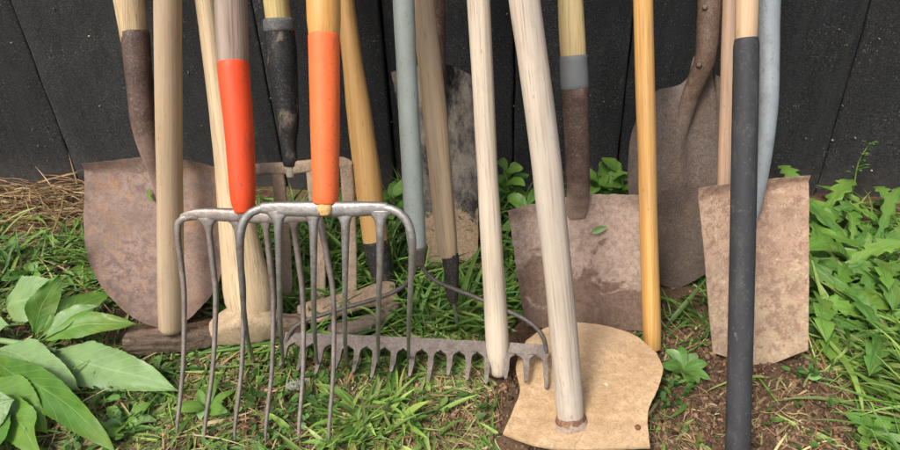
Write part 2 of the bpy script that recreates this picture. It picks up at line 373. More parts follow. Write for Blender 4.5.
# --- 3 mattock with pale flaring handle
t = thing('mattock', 'mattock with pale flared wooden handle and weathered head flat on the ground', 'mattock', (-.3302, -.4714, .0), (-.0386, .3222, .9459))
mw = wood('pale_ash_wood', (.66, .52, .335), (.52, .39, .225), off=9.4, damt=.25, weather=(.56, .44, .28), wamt=.4)
hp = [(.010, 0, .036, .030, .019), (.0110, 0, .060, .0395, .024), (.0105, 0, .09, .0395, .0245), (.008, 0, .14, .0335, .022), (.0055, 0, .207, .0272, .0205), (.003, 0, .30, .0192, .0185), (0, 0, .5266, .0150, .0165), (-.012, 0, 1.08, .0165, .017)]
P5 = interp(np.array(hp), 44); V, Fs = tube(P5, seg=22, rough=.0005, rs=60); mesh_obj('handle', V, Fs, mw, t); addpole(t, [(.003, .1, .03), (0, 1.05, .018)])
k = NT('weathered_iron'); g1 = k.noise(1, 7, .75, k.vec((9, 120, 120)), .4); g2 = k.noise(1, 5, .7, k.vec((30, 60, 60), (3, 1, 2))); gr = k.noise(380, 3, .7)
c = k.mix(k.ramp(g1, [(.36, 0.0), (.62, 1.0)]), (.060, .042, .032), (.29, .215, .15)); c = k.mix(k.ramp(g2, [(.45, 0.0), (.65, .6)]), c, (.19, .135, .10)); c = k.mix(k.ramp(gr, [(.36, .6), (.5, 0.0)]), c, (.05, .035, .027))
mh = k.out(c, .9, k.bump(g1, 1.0, .006, k.bump(gr, .5, .0015)), 0, .2)
mc = metal('clay_coated_eye', (.52, .40, .25), (.38, .28, .175), (.23, .11, .06), scale=22, off=8, rough=.9)
W = lambda rows: [(*l, r[3], r[4]) for l, r in zip(loc(t, [r[:3] for r in rows]), rows)]
V, Fs = tube(W([(-.503, -.512, .019, .0165, .016), (-.485, -.511, .019, .0165, .0165), (-.424, -.502, .0185, .0145, .016), (-.385, -.492, .019, .0125, .0145), (-.362, -.482, .020, .014, .015)]), seg=32, n=40, power=6, ref=loc(t, [(0, 0, 1)])[0] - loc(t, [(0, 0, 0)])[0], rough=.0026, rs=130, cap=.12)
mesh_obj('adze_arm', V, Fs, mh, t)
V, Fs = tube(W([(-.375, -.487, .020, .014, .018), (-.357, -.478, .024, .022, .024), (-.325, -.466, .028, .029, .029), (-.298, -.463, .026, .026, .025), (-.283, -.462, .021, .019, .019)]), seg=28, n=26, power=5, ref=loc(t, [(0, 0, 1)])[0] - loc(t, [(0, 0, 0)])[0], rough=.0012, rs=90, cap=.15)
mesh_obj('eye', V, Fs, mc, t)
V, Fs = tube(W([(-.292, -.462, .020, .018, .017), (-.262, -.459, .020, .017, .015), (-.236, -.453, .018, .014, .012)]), seg=18, n=16, power=3.4, ref=loc(t, [(0, 0, 1)])[0] - loc(t, [(0, 0, 0)])[0], rough=.0022, rs=75, cap=.35)
mesh_obj('pick_arm', V, Fs, mh, t)

# --- shared steel of the two manure forks
mt = metal('fork_steel', (.19, .18, .165), (.30, .29, .27), (.19, .13, .085), scale=34, off=4, rough=.36, met=.5, spec=.5, pit=.2, grit=.3)
mtd = metal('fork_steel_dull', (.20, .17, .145), (.31, .27, .235), (.19, .115, .07), scale=34, off=6, rough=.42, met=.45, spec=.5, pit=.25, grit=.3)
# --- 4 fork with red-orange sleeve and grey handle
t = thing('manure_fork', 'six-tined fork with red-orange sleeve and grey weathered handle', 'fork', (-.2481, -.6692, .0), (-.0333, .4475, .8937), 'long-tined manure forks')
mw = wood('grey_weathered_wood', (.36, .275, .215), (.23, .165, .125), weather=(.42, .36, .31), off=12, damt=.3)
hp = [(.0002, .486, .0188), (.0012, .52, .0203), (.0021, .5745, .0203), (.002, 1.44, .019)]
pole(t, mw, hp, seed=4); addpole(t, hp)
rod('sleeve', t, coat('red_orange_plastic', (.74, .075, .016), (.36, .05, .022), .7, .42, 1.0, scale=(90, 90, 22), thr=(.54, .72)), [(.0042, .3085, .0125), (.0041, .318, .0150), (.0040, .34, .0168), (.0038, .41, .0184), (.0010, .475, .0196), (.0001, .4955, .0198)], n=22, seg=22, rough=.0003, cap=.35)
cbA = rod('crossbar', t, mtd, [(-.080, 0, .3015, .0045, .0040), (-.066, 0, .3055, .0060, .0045), (-.04, 0, .3045, .0085, .005), (.0, 0, .302, .0090, .0065), (.03, 0, .300, .0088, .0055), (.07, 0, .2985, .0080, .0048), (.097, 0, .2985, .0055, .0045)], n=30, seg=14, ref=(0, 0, 1), power=3.0, rough=.0003)
rod('ferrule', t, mtd, [(.0035, .296, .0070), (.004, .304, .0090), (.004, .312, .0100)], n=8, seg=18, cap=.2)
A_top = [(-.0891, .2778), (-.0455, .288), (-.0064, .286), (.0327, .286), (.0702, .286), (.1073, .2819)]
A_mid = [(-.0906, .1909), (-.0461, .1909), (-.0075, .1908), (.0334, .1907), (.0739, .1907), (.1153, .1906)]
A_tip = [(-.1066, .0117), (-.0676, .001), (-.025, .0036), (.0181, .0010), (.0639, .0056), (.105, .0080)]
for i in range(6):
    a, b, c = A_top[i], A_mid[i], A_tip[i]; pth = []
    if i in (0, 5):
        sg = -1 if i == 0 else 1; e = a[0] - sg * .030
        pth = [(e, 0, .3025 if i == 0 else .2985, .0050, .0042), (a[0] - sg * .009, 0, .2995 if i == 0 else .2965, .0048, .0045), (a[0] - sg * .002, .001, .291, .0050, .0048)]
    else: pth = [(a[0], 0, .3000, .0165, .0045), (a[0], .0005, .2950, .0100, .0046), (a[0], .001, .2890, .0062, .0047)]
    mid2 = ((b[0] + c[0]) / 2 + .002, (b[1] + c[1]) / 2)
    pth += [(a[0], .002, a[1] - .006, .0041, .0041), (b[0] * .55 + a[0] * .45, .008, .235, .0037, .0037), (b[0], .011, b[1], .0034, .0034), (mid2[0], .009, mid2[1], .0029, .0029), (c[0] * .9 + mid2[0] * .1, .001, .022, .0025, .0025), (c[0], -.001, c[1] - .004, .0012, .0012)]
    rod('tine', cbA, mtd, pth, n=34, seg=12, ref=(1, 0, 0), power=2.8, rough=.00006)
PLATES.append((t.matrix_world.copy(), -.11, .11, .05, .31))

# --- 5 fork with orange sleeve and varnished handle, in front
t = thing('manure_fork', 'six-tined fork with light orange sleeve and honey-coloured varnished handle', 'fork', (-.1288, -.575, .3068), (-.0174, .4825, .8757), 'long-tined manure forks')
mw = wood('varnished_honey_wood', (.70, .385, .105), (.56, .27, .06), off=15, damt=.18, rough=.35, spec=.5, grain=.35)
hp = [(.0005, .196, .0172), (.0005, .21, .0192), (-.0, .2456, .0197), (0, 1.14, .0185)]
pole(t, mw, hp, seed=5); addpole(t, hp)
rod('sleeve', t, coat('light_orange_plastic', (.80, .150, .036), (.48, .11, .035), .6, .5, 3.0, scale=(90, 90, 22), thr=(.54, .74)), [(-.0004, .0075, .0145), (-.0002, .012, .0152), (.0003, .09, .0172), (.0005, .18, .0182), (.0005, .2035, .0186)], n=22, seg=22, rough=.0003, cap=.25)
rod('handle_tip', t, wood('split_wood_end', (.74, .50, .22), (.50, .28, .09), off=2), [(.0005, -.006, .006, .0085, .0065), (.001, -.0075, -.001, .0088, .0062), (.0015, -.0075, -.0055, .0070, .005)], n=8, seg=12, rough=.0012, rs=200)
cbB = rod('crossbar', t, mt, [(-.079, 0, .0012, 0.0067, .0046), (-.06, 0, .0005, 0.0087, .005), (-.03, 0, .0, 0.0095, .0062), (.0, 0, .0, 0.0099, .0075), (.03, 0, .0, 0.0095, .0062), (.055, 0, .0005, 0.0084, .005), (.074, 0, .0012, 0.0065, .0045)], n=30, seg=14, ref=(0, 0, 1), power=3.0, rough=.0003)
B_top = [(-.1085, -.0377), (-.0598, -.0183), (-.0163, -.0172), (.023, -.0171), (.0655, -.017), (.1040, -.0367)]
B_tip = [(-.1732, .1927, -.2412), (-.1254, .1876, -.2448), (-.0731, .1902, -.2442), (-.0287, .1925, -.2438), (.020, .195, -.2432), (.0636, .2085, -.2366)]
for i in range(6):
    a, c = B_top[i], B_tip[i]; pth = []
    if i in (0, 5):
        sg = -1 if i == 0 else 1
        pth = [(a[0] - sg * .035, 0, .0015, .0056, .0046), (a[0] - sg * .0185, 0, -.0025, .0052, .0048), (a[0] - sg * .006, 0, -.0145, .0053, .005), (a[0], .001, -.0377, .0050, .005)]
    else: pth = [(a[0], 0, -.003, .0170, .005), (a[0], .0005, -.0085, .0105, .005), (a[0], .001, -.0145, .0066, .005), (a[0], .002, -.026, .0050, .005)]
    p0 = np.array([a[0], .003, -.045]); p2 = np.array(c); p1 = np.array([a[0] - .012, .028, -.165])
    for q in (.15, .35, .55, .75, .9, 1.0):
        z = (1 - q) ** 2 * p0 + 2 * q * (1 - q) * p1 + q * q * p2; r = .0039 - .0018 * q if q < 1 else .0012
        pth.append((*z, r, r))
    rod('tine', cbB, mt, pth, n=36, seg=12, ref=(1, 0, 0), power=2.8, rough=.00006)

# --- 6 digging fork with black socket
t = thing('digging_fork', 'muddy flat-tined digging fork with black painted socket and pale yellow shaft', 'fork', (-.2637, -.3706, .0), (-.0285, .292, .956))
hp = [(.0024, .448, .0192), (.0018, .49, .0198), (.001, 1.19, .019)]
pole(t, wood('pale_yellow_wood', (.66, .53, .24), (.52, .39, .15), off=19, damt=.25, rough=.5), hp, seed=6); addpole(t, hp)
mblk = metal('black_painted_socket', (.012, .0125, .013), (.026, .026, .027), (.055, .05, .045), mud=(.26, .21, .155), mudamt=(.54, .68), scale=30, off=9, rough=.5)
rod('socket', t, mblk, [(-.0023, .236, .0112), (-.0017, .2475, .0120), (-.0005, .275, .0128), (.0017, .31, .0175), (.0018, .3872, .0225), (.0024, .4167, .0234), (.0026, .4545, .0226)], n=30, seg=20, rough=.0005, cap=.2)
rod('collar', t, metal('grey_collar', (.10, .10, .10), (.17, .165, .155), off=3, rough=.55), [(.0026, .4460, .0236), (.0026, .4490, .0246), (.0026, .4610, .0240), (.0026, .4640, .0226)], n=12, seg=20, rough=.0004, cap=.1)
rod('tang', t, metal('bare_tang', (.30, .26, .21), (.40, .35, .28), off=1), [(-.0025, -.002, .218, .007, .006), (-.0025, -.001, .245, .0092, .0088)], n=6, seg=14)
mf = metal('muddy_tine_steel', (.32, .235, .16), (.43, .325, .23), (.20, .14, .10), scale=22, off=12, rough=.88)
cb6 = rod('crossbar', t, mf, [(-.094, 0, .219, .008, .004), (-.08, 0, .226, .0095, .0045), (-.05, 0, .2305, .0095, .005), (-.003, 0, .231, .0105, .006), (.05, 0, .2365, .010, .005), (.085, 0, .2385, .0095, .0045), (.099, 0, .232, .008, .004)], n=28, seg=14, ref=(0, 0, 1), power=3, rough=.0007)
for a0, a1, b0 in ((-.0835, -.0885, .224), (-.0245, -.0295, .230), (.0345, .0295, .234), (.0915, .0845, .236)):
    rod('tine', cb6, mf, [(a0, 0, b0, .0112, .0042), (a0 * .97 + a1 * .03, .001, b0 - .018, .0108, .0040), (a0 * .5 + a1 * .5, .006, .12, .0106, .0036), (a1, .003, .035, .0096, .003), (a1, 0, .003, .0055, .002)], n=24, seg=12, power=4, rough=.0008)
PLATES.append((t.matrix_world.copy(), -.1, .1, .02, .24))

# --- 7 grub hoe with yellow handle
t = thing('grub_hoe', 'grub hoe with honey-yellow handle, black tarred neck and clay-caked blade', 'hoe', (-.1417, -.3645, .0), (-.0622, .3126, .9479))
mw = wood('oiled_yellow_wood', (.64, .385, .135), (.50, .27, .08), off=23, damt=.28, rough=.45, spec=.45, grain=.4)
hp = [(.0125, 0, .085, .0215, .019), (.0105, 0, .12, .0213, .0195), (.0085, 0, .2096, .0222, .0205), (.0045, 0, .32, .0200, .0190), (0, 0, .4904, .0142, .0165), (-.012, 0, 1.08, .0155, .016)]
V, Fs = tube(interp(np.array(hp), 40), seg=20, rough=.0004, rs=60); mesh_obj('handle', V, Fs, mw, t); addpole(t, [(.01, .1, .022), (0, 1.05, .018)])
rod('neck', t, metal('tarred_neck', (.014, .013, .013), (.032, .03, .028), (.09, .07, .05), scale=30, off=14, rough=.6), [(.018, 0, .022, .0188, .018), (.0165, 0, .05, .0195, .0185), (.013, 0, .085, .0225, .0198), (.0105, 0, .1045, .0218, .0203)], n=14, seg=18, rough=.0012, rs=120, cap=.15)
mh2 = metal('clay_caked_iron', (.30, .215, .145), (.42, .31, .21), (.12, .085, .062), scale=34, off=17, rough=.92, pit=.8)
W7 = lambda rows: [(*l, r[3], r[4]) for l, r in zip(loc(t, [r[:3] for r in rows]), rows)]
up7 = loc(t, [(0, 0, 1)])[0] - loc(t, [(0, 0, 0)])[0]
V, Fs = tube(W7([(-.252, -.436, .022, .004, .024), (-.215, -.424, .025, .005, .028), (-.175, -.408, .028, .006, .024), (-.145, -.396, .030, .009, .020), (-.122, -.386, .031, .014, .022), (-.104, -.380, .028, .013, .019)]), seg=20, n=26, power=4.5, ref=up7, rough=.0022, rs=70, cap=.25)
mesh_obj('blade', V, Fs, mh2, t)
mh3 = metal('dark_scaled_iron', (.13, .10, .08), (.21, .165, .125), (.30, .22, .15), scale=26, off=21, rough=.85)
V, Fs = tube(W7([(-.195, -.455, .010, .008, .012), (-.165, -.455, .013, .010, .014), (-.135, -.442, .014, .010, .013), (-.110, -.418, .015, .009, .012), (-.098, -.395, .018, .008, .010)]), seg=16, n=22, power=4, ref=up7, rough=.0025, rs=70, cap=.4)
mesh_obj('poll', V, Fs, mh3, t)

# --- 8 bow rake with grey-green handle
t = thing('bow_rake', 'wide bow rake with grey-green painted handle and fifteen short steel teeth', 'rake', (-.0467, -.5069, .030), (-.0191, .3246, .9457))
mp = coat('grey_green_paint', (.265, .305, .275), (.20, .20, .16), .45, .5, 5.0, scale=(40, 40, 12), thr=(.55, .75))
hp = [(.0062, .146, .0128), (.0045, .16, .0146), (.0035, .21, .0150), (.001, .3345, .0143), (-.0004, .4918, .0143), (-.002, 1.47, .0140)]
pole(t, mp, hp, seed=8, cap=.4); addpole(t, hp)
mr = metal('rake_steel', (.14, .115, .098), (.235, .20, .17), (.18, .105, .065), scale=40, off=25, rough=.6, met=.1, pit=.6)
mrd = metal('rake_bow_steel', (.075, .066, .058), (.13, .115, .10), (.15, .10, .07), scale=30, off=27, rough=.5, met=.2)
rod('ferrule', t, mrd, [(.0075, .128, .0095), (.0068, .140, .0125), (.0058, .152, .0155)], n=8, seg=16, cap=.2)
lift = lambda x: .032 * min(1, max(0, (x - .07) / .11))
bl = [(.0068, .138), (-.0020, .112), (-.0205, .090), (-.0528, .0735), (-.1146, .054), (-.1760, .0325), (-.1945, .0170), (-.2005, .001)]
br = [(.0085, .134), (.0190, .112), (.0373, .0965), (.0807, .0782), (.1241, .0589), (.1640, .0385), (.1845, .0185), (.1905, -.004)]
for L in (bl, br): rod('bow', t, mrd, [(a, -.004 + .012 * math.sin(k / 7 * math.pi) - .905 * lift(a) * (a > 0), b + .419 * lift(a) * (a > 0), .0033, .0033) for k, (a, b) in enumerate(L)], n=40, seg=10, ref=(0, 1, 0), rough=.0003)
tdir = Vector((0, -.0345, -.038)).normalized(); nrm = Vector((0, -.038, .0345)).normalized()
def comb(pts, th, off=(0, 0, 0)):
    n = len(pts); off = Vector(off); Vv = []
    for sgn in (1, -1):
        for x, d in pts: Vv.append(off + Vector((x, 0, 0)) + tdir * d + nrm * th * .5 * sgn)
    Ff = [tuple(range(n)), tuple(range(2 * n - 1, n - 1, -1))] + [(k, k + n, (k + 1) % n + n, (k + 1) % n) for k in range(n)]
    return Vv, Ff
XL, XR = -.2035, .1925; NTOOTH = 15; pitch = (XR - XL - .006) / (NTOOTH - 1); slope = lambda x: -.0318 * (x + .0055)
XS = np.linspace(XL, XR, 25); V, Fs = comb([(x, -.0100 - .002 * math.cos(x * 7) + .0006 * math.sin(x * 130)) for x in XS] + [(x, .0048) for x in XS[::-1]], .0065); nq = 50
Fs = [(k, k + 1, 48 - k, 49 - k) for k in range(24)] + [(nq + 49 - k, nq + 48 - k, nq + k + 1, nq + k) for k in range(24)] + Fs[2:]
V = [(x, y - .905 * lift(x), z + slope(x) + .419 * lift(x)) for x, y, z in V]; o = mesh_obj('head_bar', V, Fs, mr, t, smooth=False)
def tooth_mesh(L, wl, wr, bend):
    h = pitch / 2 - .0003; pts = []
    arc = [(1.0, .0046), (.96, .0054), (.84, .0068), (.64, .0082), (.46, .0100), (.36, .0122), (.31, .0160), (.28, .029)]
    lft = [(-h * f * (1 if wl else .30), d) for f, d in arc] + [(-.0030 + bend * .5, L * .75), (-.0022 + bend, L * .95)]
    rgt = [(h * f * (1 if wr else .30), d) for f, d in arc] + [(.0030 + bend * .5, L * .75), (.0022 + bend, L * .95)]
    return comb(lft + [(bend, L)] + rgt[::-1], .0058)
for k in range(NTOOTH):
    x = XL + .003 + k * pitch; L = .047 + .005 * ((k * 7) % 3 - 1) + random.uniform(-.002, .002)
    V, Fs = tooth_mesh(L, k > 0, k < NTOOTH - 1, -.0025 + .002 * (k / 14))
    V = [(v[0] + x, v[1] - .905 * lift(x), v[2] + slope(x) + .419 * lift(x)) for v in V]; mesh_obj('tooth', V, Fs, mr, o, smooth=False)

# --- 9 handle with black ferrule and thin tang
t = thing('hand_hoe', 'brown wooden handle with short black ferrule and thin tang in the grass', 'hoe', (.0074, -.4337, .0), (-.0942, .3168, .9438))
hp = [(-.0030, .1255, .0150), (-.003, .134, .0166), (-.001, .35, .0183), (-.0015, .5059, .0166), (0, 1.28, .0165)]
pole(t, wood('brown_ash_wood', (.56, .41, .25), (.44, .31, .18), weather=(.50, .40, .28), off=29, damt=.4), hp, seed=9, cap=.25); addpole(t, hp)
rod('ferrule', t, metal('charred_ferrule', (.02, .018, .017), (.045, .038, .034), (.13, .085, .06), scale=34, off=30, rough=.7, pit=.9), [(-.003, .048, .0062), (-.0030, .056, .0085), (-.001, .09, .0112), (.0, .118, .0132), (-.001, .1275, .0134)], n=18, seg=16, rough=.0014, rs=150, cap=.3)
rod('tang', t, mrd, [(.002, -.012, .0030), (.0, .02, .0034), (-.003, .054, .0038)], n=10, seg=10)

# --- 10 narrow trenching spade
t = thing('trenching_spade', 'narrow trenching spade with black blade half caked in pale mud', 'spade', (-.0233, -.2529, .0), (-.0299, .194, .9805))
k = NT('blackened_muddy_steel'); v = k.vec()
n1 = k.noise(1, 9, .72, k.vec((30, 30, 14)), .15); n2 = k.noise(30, 6, .7, k.vec((1, 1, 1), (3, 1, 0)), .8); n3 = k.noise(180, 6, .75, v)
c = k.mix(k.ramp(n1, [(.38, 0.0), (.58, 1.0)]), (.026, .025, .025), (.25, .225, .19))
c = k.mix(k.math('MULTIPLY', k.ramp(n3, [(.5, 0.0), (.7, 1.0)]), .5), c, (.03, .028, .026))
sep = k.n('ShaderNodeSeparateXYZ'); k.t.links.new(v, sep.inputs[0])
lvl = k.math('ADD', k.math('MULTIPLY', k.math('SUBTRACT', .135, sep.outputs[2]), 14.0), k.math('MULTIPLY', k.math('SUBTRACT', n2, .5), 3.4))
f = k.ramp(lvl, [(.42, 0.0), (.58, 1.0)])
c = k.mix(f, c, k.mix(k.ramp(n3, [(.35, 0.0), (.65, 1.0)]), (.23, .155, .095), (.47, .355, .235)))
gr = k.noise(420, 3, .7); c = k.mix(k.ramp(gr, [(.36, .32), (.5, 0.0)]), c, k.mix(.55, c, (.02, .012, .01))); c = k.mix(k.ramp(gr, [(.54, 0.0), (.70, .2)]), c, k.mix(.5, c, (.72, .62, .52)))
mm = k.out(c, .85, k.bump(f, .5, .003, k.bump(n3, .5, .0015)), 0, .25)
G = coons([(-.0565, .022), (-.048, .004), (0, -.002), (.0464, .006), (.052, .024)], [(-.0819, .3505), (-.0578, .356), (-.0158, .358), (.0174, .3568), (.0531, .3394)],
          [(-.0565, .022), (-.060, .06), (-.0729, .2696), (-.0819, .3505)], [(.052, .024), (.0545, .0668), (.0571, .2141), (.0531, .3394)], 24, 34)
blade(t, mm, G, dish(.012), .003, 10); PLATES.append((t.matrix_world.copy(), -.08, .06, 0, .36))
mso = metal('flaking_brown_socket', (.075, .042, .030), (.15, .09, .065), (.23, .15, .11), scale=40, off=33, rough=.8, pit=.9)
rod('socket', t, mso, [(-.002, .008, .26, .006, .004), (-.003, .002, .31, .011, .009), (-.003, -.006, .36, .0145, .013), (-.0028, -.004, .39, .0150, .0145), (.0008, 0, .46, .0145, .0145), (.002, 0, .62, .0165, .0165)], n=30, seg=18, rough=.0016, rs=110, cap=.2)
hp = [(.0018, .58, .0150), (.0018, .63, .0150), (.0, 1.19, .017)]; pole(t, wood('dull_brown_wood', (.40, .28, .16), (.28, .18, .09), off=35), hp, seed=10); addpole(t, [(0, .3, .02), (0, 1.1, .02)])

# --- 11 pale handle standing in front of the rake
t = thing('tool_handle', 'smooth creamy-white wooden handle with rounded foot standing before the rake', 'tool handle', (.0736, -.5316, .006), (-.0607, .3647, .9291))
hp = [(.0030, .006, .0130), (.0032, .02, .0160), (.003, .0555, .0168), (.0014, .29, .0142), (.0006, .529, .0152), (0, 1.39, .0160)]
pole(t, wood('cream_wood', (.66, .575, .45), (.53, .445, .335), weather=(.58, .49, .37), off=37, damt=.3, wamt=.5), hp, seed=11, cap=.9); addpole(t, hp)

# --- 12 broad clay hoe in front
t = thing('broad_hoe', 'broad hoe with whitish wooden handle, its clay-coated blade flat on the ground', 'hoe', (.175, -.6331, .0), (-.1307, .4052, .9048))
hp = [(.002, .018, .0172), (.002, .034, .0186), (.0058, .183, .0180), (.0058, .376, .0186), (.0006, .56, .0187), (0, 1.48, .0185)]
pole(t, wood('bleached_wood', (.56, .475, .375), (.41, .345, .27), weather=(.57, .51, .43), off=41, damt=.35, wamt=.6), hp, seed=12, cap=.2); addpole(t, hp)
k = NT('dried_clay'); v = k.vec(); n1 = k.noise(13, 7, .6, v, .3); n2 = k.noise(110, 6, .7, v); n3 = k.noise(5, 3, .5, v)
c = k.mix(k.ramp(n1, [(.33, 0.0), (.68, 1.0)]), (.44, .295, .160), (.58, .415, .240))
c = k.mix(k.math('MULTIPLY', k.ramp(n2, [(.46, 0.0), (.64, 1.0)]), .6), c, (.33, .205, .105))
c = k.mix(k.math('MULTIPLY', k.ramp(k.noise(45, 8, .8, k.vec((1, 1, 1), (6, 2, 5))), [(.54, 0.0), (.62, 1.0)]), .55), c, (.64, .48, .30))
c = k.mix(k.ramp(n3, [(.52, 0.0), (.72, .6)]), c, (.50, .37, .24))
wv = k.vec(); mixv = k.n('ShaderNodeMix', data_type='VECTOR'); nn = k.n('ShaderNodeTexNoise'); nn.inputs['Scale'].default_value = 26; k.t.links.new(wv, nn.inputs[0])
mixv.inputs[0].default_value = .05; k.t.links.new(wv, mixv.inputs[4]); k.t.links.new(nn.outputs['Color'], mixv.inputs[5])
cr = k.voro(17, mixv.outputs[1], 'DISTANCE_TO_EDGE'); crk = k.ramp(cr, [(.0, 1.0), (.022, 0.0)])
c = k.mix(k.math('MULTIPLY', k.ramp(k.noise(16, 7, .7, k.vec((1, 1, 1), (3, 9, 1))), [(.52, 0.0), (.66, 1.0)]), .35), c, (.33, .22, .13))
gr = k.noise(420, 3, .7); c = k.mix(k.ramp(gr, [(.36, .3), (.5, 0.0)]), c, (.22, .14, .08)); c = k.mix(k.ramp(gr, [(.54, 0.0), (.70, .18)]), c, (.72, .58, .42))
crk = k.math('MULTIPLY', crk, k.ramp(k.noise(9, 3, .5, k.vec((1, 1, 1), (2, 0, 7))), [(.54, 0.0), (.64, 1.0)]))
c = k.mix(k.math('MULTIPLY', crk, .7), c, (.17, .095, .045))
sp = k.noise(75, 2, .4, k.vec((1, 1, 1), (8, 3, 0))); c = k.mix(k.math('MULTIPLY', k.ramp(sp, [(.755, 0.0), (.78, 1.0)]), .7), c, (.74, .66, .52))
bmp = k.bump(n1, .6, .008); bmp = k.bump(n2, .8, .003, bmp); bmp = k.bump(crk, -.6, .002, bmp)
CLAY = k.out(c, .92, bmp, 0, .15)
G = coons([(.0855, -.6396), (.1208, -.6588), (.1583, -.6683), (.2071, -.672), (.2672, -.6703)], [(.1155, -.4692), (.1446, -.4454), (.1861, -.4362), (.2346, -.4481), (.2752, -.4741), (.3004, -.5115)],
          [(.0855, -.6396), (.0967, -.607), (.1072, -.5686), (.101, -.5201), (.1155, -.4692)], [(.2672, -.6703), (.2726, -.6177), (.2912, -.5781), (.3035, -.5427), (.3004, -.5115)], 36, 40)
V, Fs = plate(G, lambda s, q: 0, .0034, .0006, 12)
V = [(a, b, .006 + .14 * (a - .09) + .03 * (b + .55) + .006 * math.cos((a - .19) * 11) * math.cos((b + .56) * 9) + c - .0022 * math.exp(-((b + .622 + .1 * (a - .18)) / .006) ** 2) - .003) for a, c, b in V]
im = t.matrix_world.inverted(); V = [im @ Vector(p) for p in V]; Fs = [f[::-1] for f in Fs]
o = mesh_obj('blade', V, Fs, CLAY, t); o.data.set_sharp_from_angle(angle=R(55))
PLATES.append((Matrix(((1, 0, 0, 0), (0, 0, 1, 0), (.14, 1, 0, .0), (0, 0, 0, 1))), .09, .30, -.68, -.44))
me_ = metal('muddy_grey_eye', (.27, .20, .155), (.37, .275, .205), (.46, .32, .19), scale=30, off=43, rough=.85)
rod('eye', o, me_, [(.001, -.001, .004, .033, .022), (.001, 0, .010, .027, .0225), (.002, 0, .017, .0225, .0218), (.002, 0, .023, .0200, .0200)], n=12, seg=20, rough=.0020, rs=90, cap=.2)
rod('ferrule', t, metal('rust_ring', (.16, .075, .04), (.26, .14, .08), (.08, .045, .03), scale=60, off=3, rough=.85), [(.002, 0, .019, .0206, .0206), (.002, 0, .023, .0200, .0200), (.002, 0, .026, .0192, .0192)], n=6, seg=20, rough=.0012, rs=160, cap=.1)
wpt = loc(t, [(.256, -.640, .0345)])[0]
rod('rivet', o, metal('rusty_rivet', (.20, .085, .04), (.14, .06, .03), off=2), [(wpt[0], wpt[1], wpt[2] - .006, .0042, .0042), (wpt[0], wpt[1] - .0005, wpt[2] - .003, .0036, .0036)], n=4, seg=12, rough=.001, rs=200)

# --- 13 square shovel in the middle
t = thing('square_shovel', 'square-mouthed shovel with damp mud on its blade and grey band on the shaft', 'shovel', (.2008, -.4256, .0), (-.0614, .3114, .9483))
k = NT('damp_mud_steel'); v = k.vec(); n1 = k.noise(15, 8, .6, v, .6); n2 = k.noise(130, 6, .7, v); n3 = k.noise(6, 3, .5, v)
dry = k.mix(k.ramp(n2, [(.35, 0.0), (.68, 1.0)]), (.26, .190, .150), (.46, .355, .285))
wet = k.mix(k.ramp(n2, [(.35, 0.0), (.68, 1.0)]), (.125, .080, .056), (.22, .148, .106))
sep = k.n('ShaderNodeSeparateXYZ'); k.t.links.new(v, sep.inputs[0])
lv = k.math('ADD', k.math('MULTIPLY', k.math('SUBTRACT', .115, sep.outputs[2]), 2.4), n1)
f = k.ramp(lv, [(.515, 0.0), (.565, 1.0)])
c = k.mix(f, dry, wet); c = k.mix(k.math('MULTIPLY', k.ramp(n3, [(.5, 0.0), (.7, 1.0)]), .4), c, (.30, .215, .17))
c = k.mix(k.ramp(k.noise(26, 3, .5, k.vec((1, 1, 1), (1, 6, 2))), [(.68, 0.0), (.72, .8)]), c, (.40, .36, .33))
gr = k.noise(420, 3, .7); c = k.mix(k.ramp(gr, [(.36, .32), (.5, 0.0)]), c, k.mix(.55, c, (.02, .012, .01))); c = k.mix(k.ramp(gr, [(.54, 0.0), (.70, .2)]), c, k.mix(.5, c, (.72, .62, .52)))
mmud = k.out(c, k.ramp(lv, [(.5, .9), (.6, .62)]), k.bump(n2, .6, .0022, k.bump(f, -.4, .0016)), 0, .3)
G = coons([(-.086, .012), (-.0548, .0015), (.0, -.004), (.05, -.004), (.1002, -.0025)], [(-.1044, .2027), (-.0631, .2087), (-.0225, .213), (.0192, .2173), (.0924, .2169)],
          [(-.086, .012), (-.094, .088), (-.1044, .2027)], [(.1002, -.0025), (.1031, .0492), (.0998, .1612), (.0924, .2169)], 34, 34)
bl13 = blade(t, mmud, G, lambda s, q: .012 * (1 - abs(2 * s - 1) ** 3) - .012 * max(0, q - .90) / .10 * (abs(2 * s - 1)), .0028, 13, .002)
PLATES.append((t.matrix_world.copy(), -.105, .105, 0, .22))
mso2 = metal('dark_rust_socket', (.062, .036, .026), (.12, .075, .055), (.18, .125, .095), scale=28, off=47, rough=.75, pit=.8, fade=(.245, .035, (.27, .195, .155)))
rod('socket', t, mso2, [(.0, .0095, .182, .013, .0025), (.0, .007, .195, .016, .005), (.001, .001, .210, .0172, .010), (.0015, -.003, .224, .0168, .0135), (.0018, -.006, .24, .0172, .0165), (.0012, -.003, .31, .0185, .018), (.001, 0, .378, .0195, .0192)], n=28, seg=18, rough=.0008, rs=90, cap=.2)
rod('band', t, coat('grey_band', (.155, .165, .17), (.10, .10, .10), .4, .5, 8.0), [(.0004, .3775, .0200), (.0, .39, .0203), (-.0005, .410, .0200), (-.0006, .4225, .0198)], n=10, seg=20, rough=.0004, cap=.12)
hp = [(-.0006, .415, .0178), (-.001, .43, .0183), (-.003, .5, .0175), (-.006, 1.28, .0175)]
pole(t, wood('pale_straw_wood', (.66, .53, .27), (.53, .40, .18), off=49, damt=.3), hp, seed=13); addpole(t, hp)

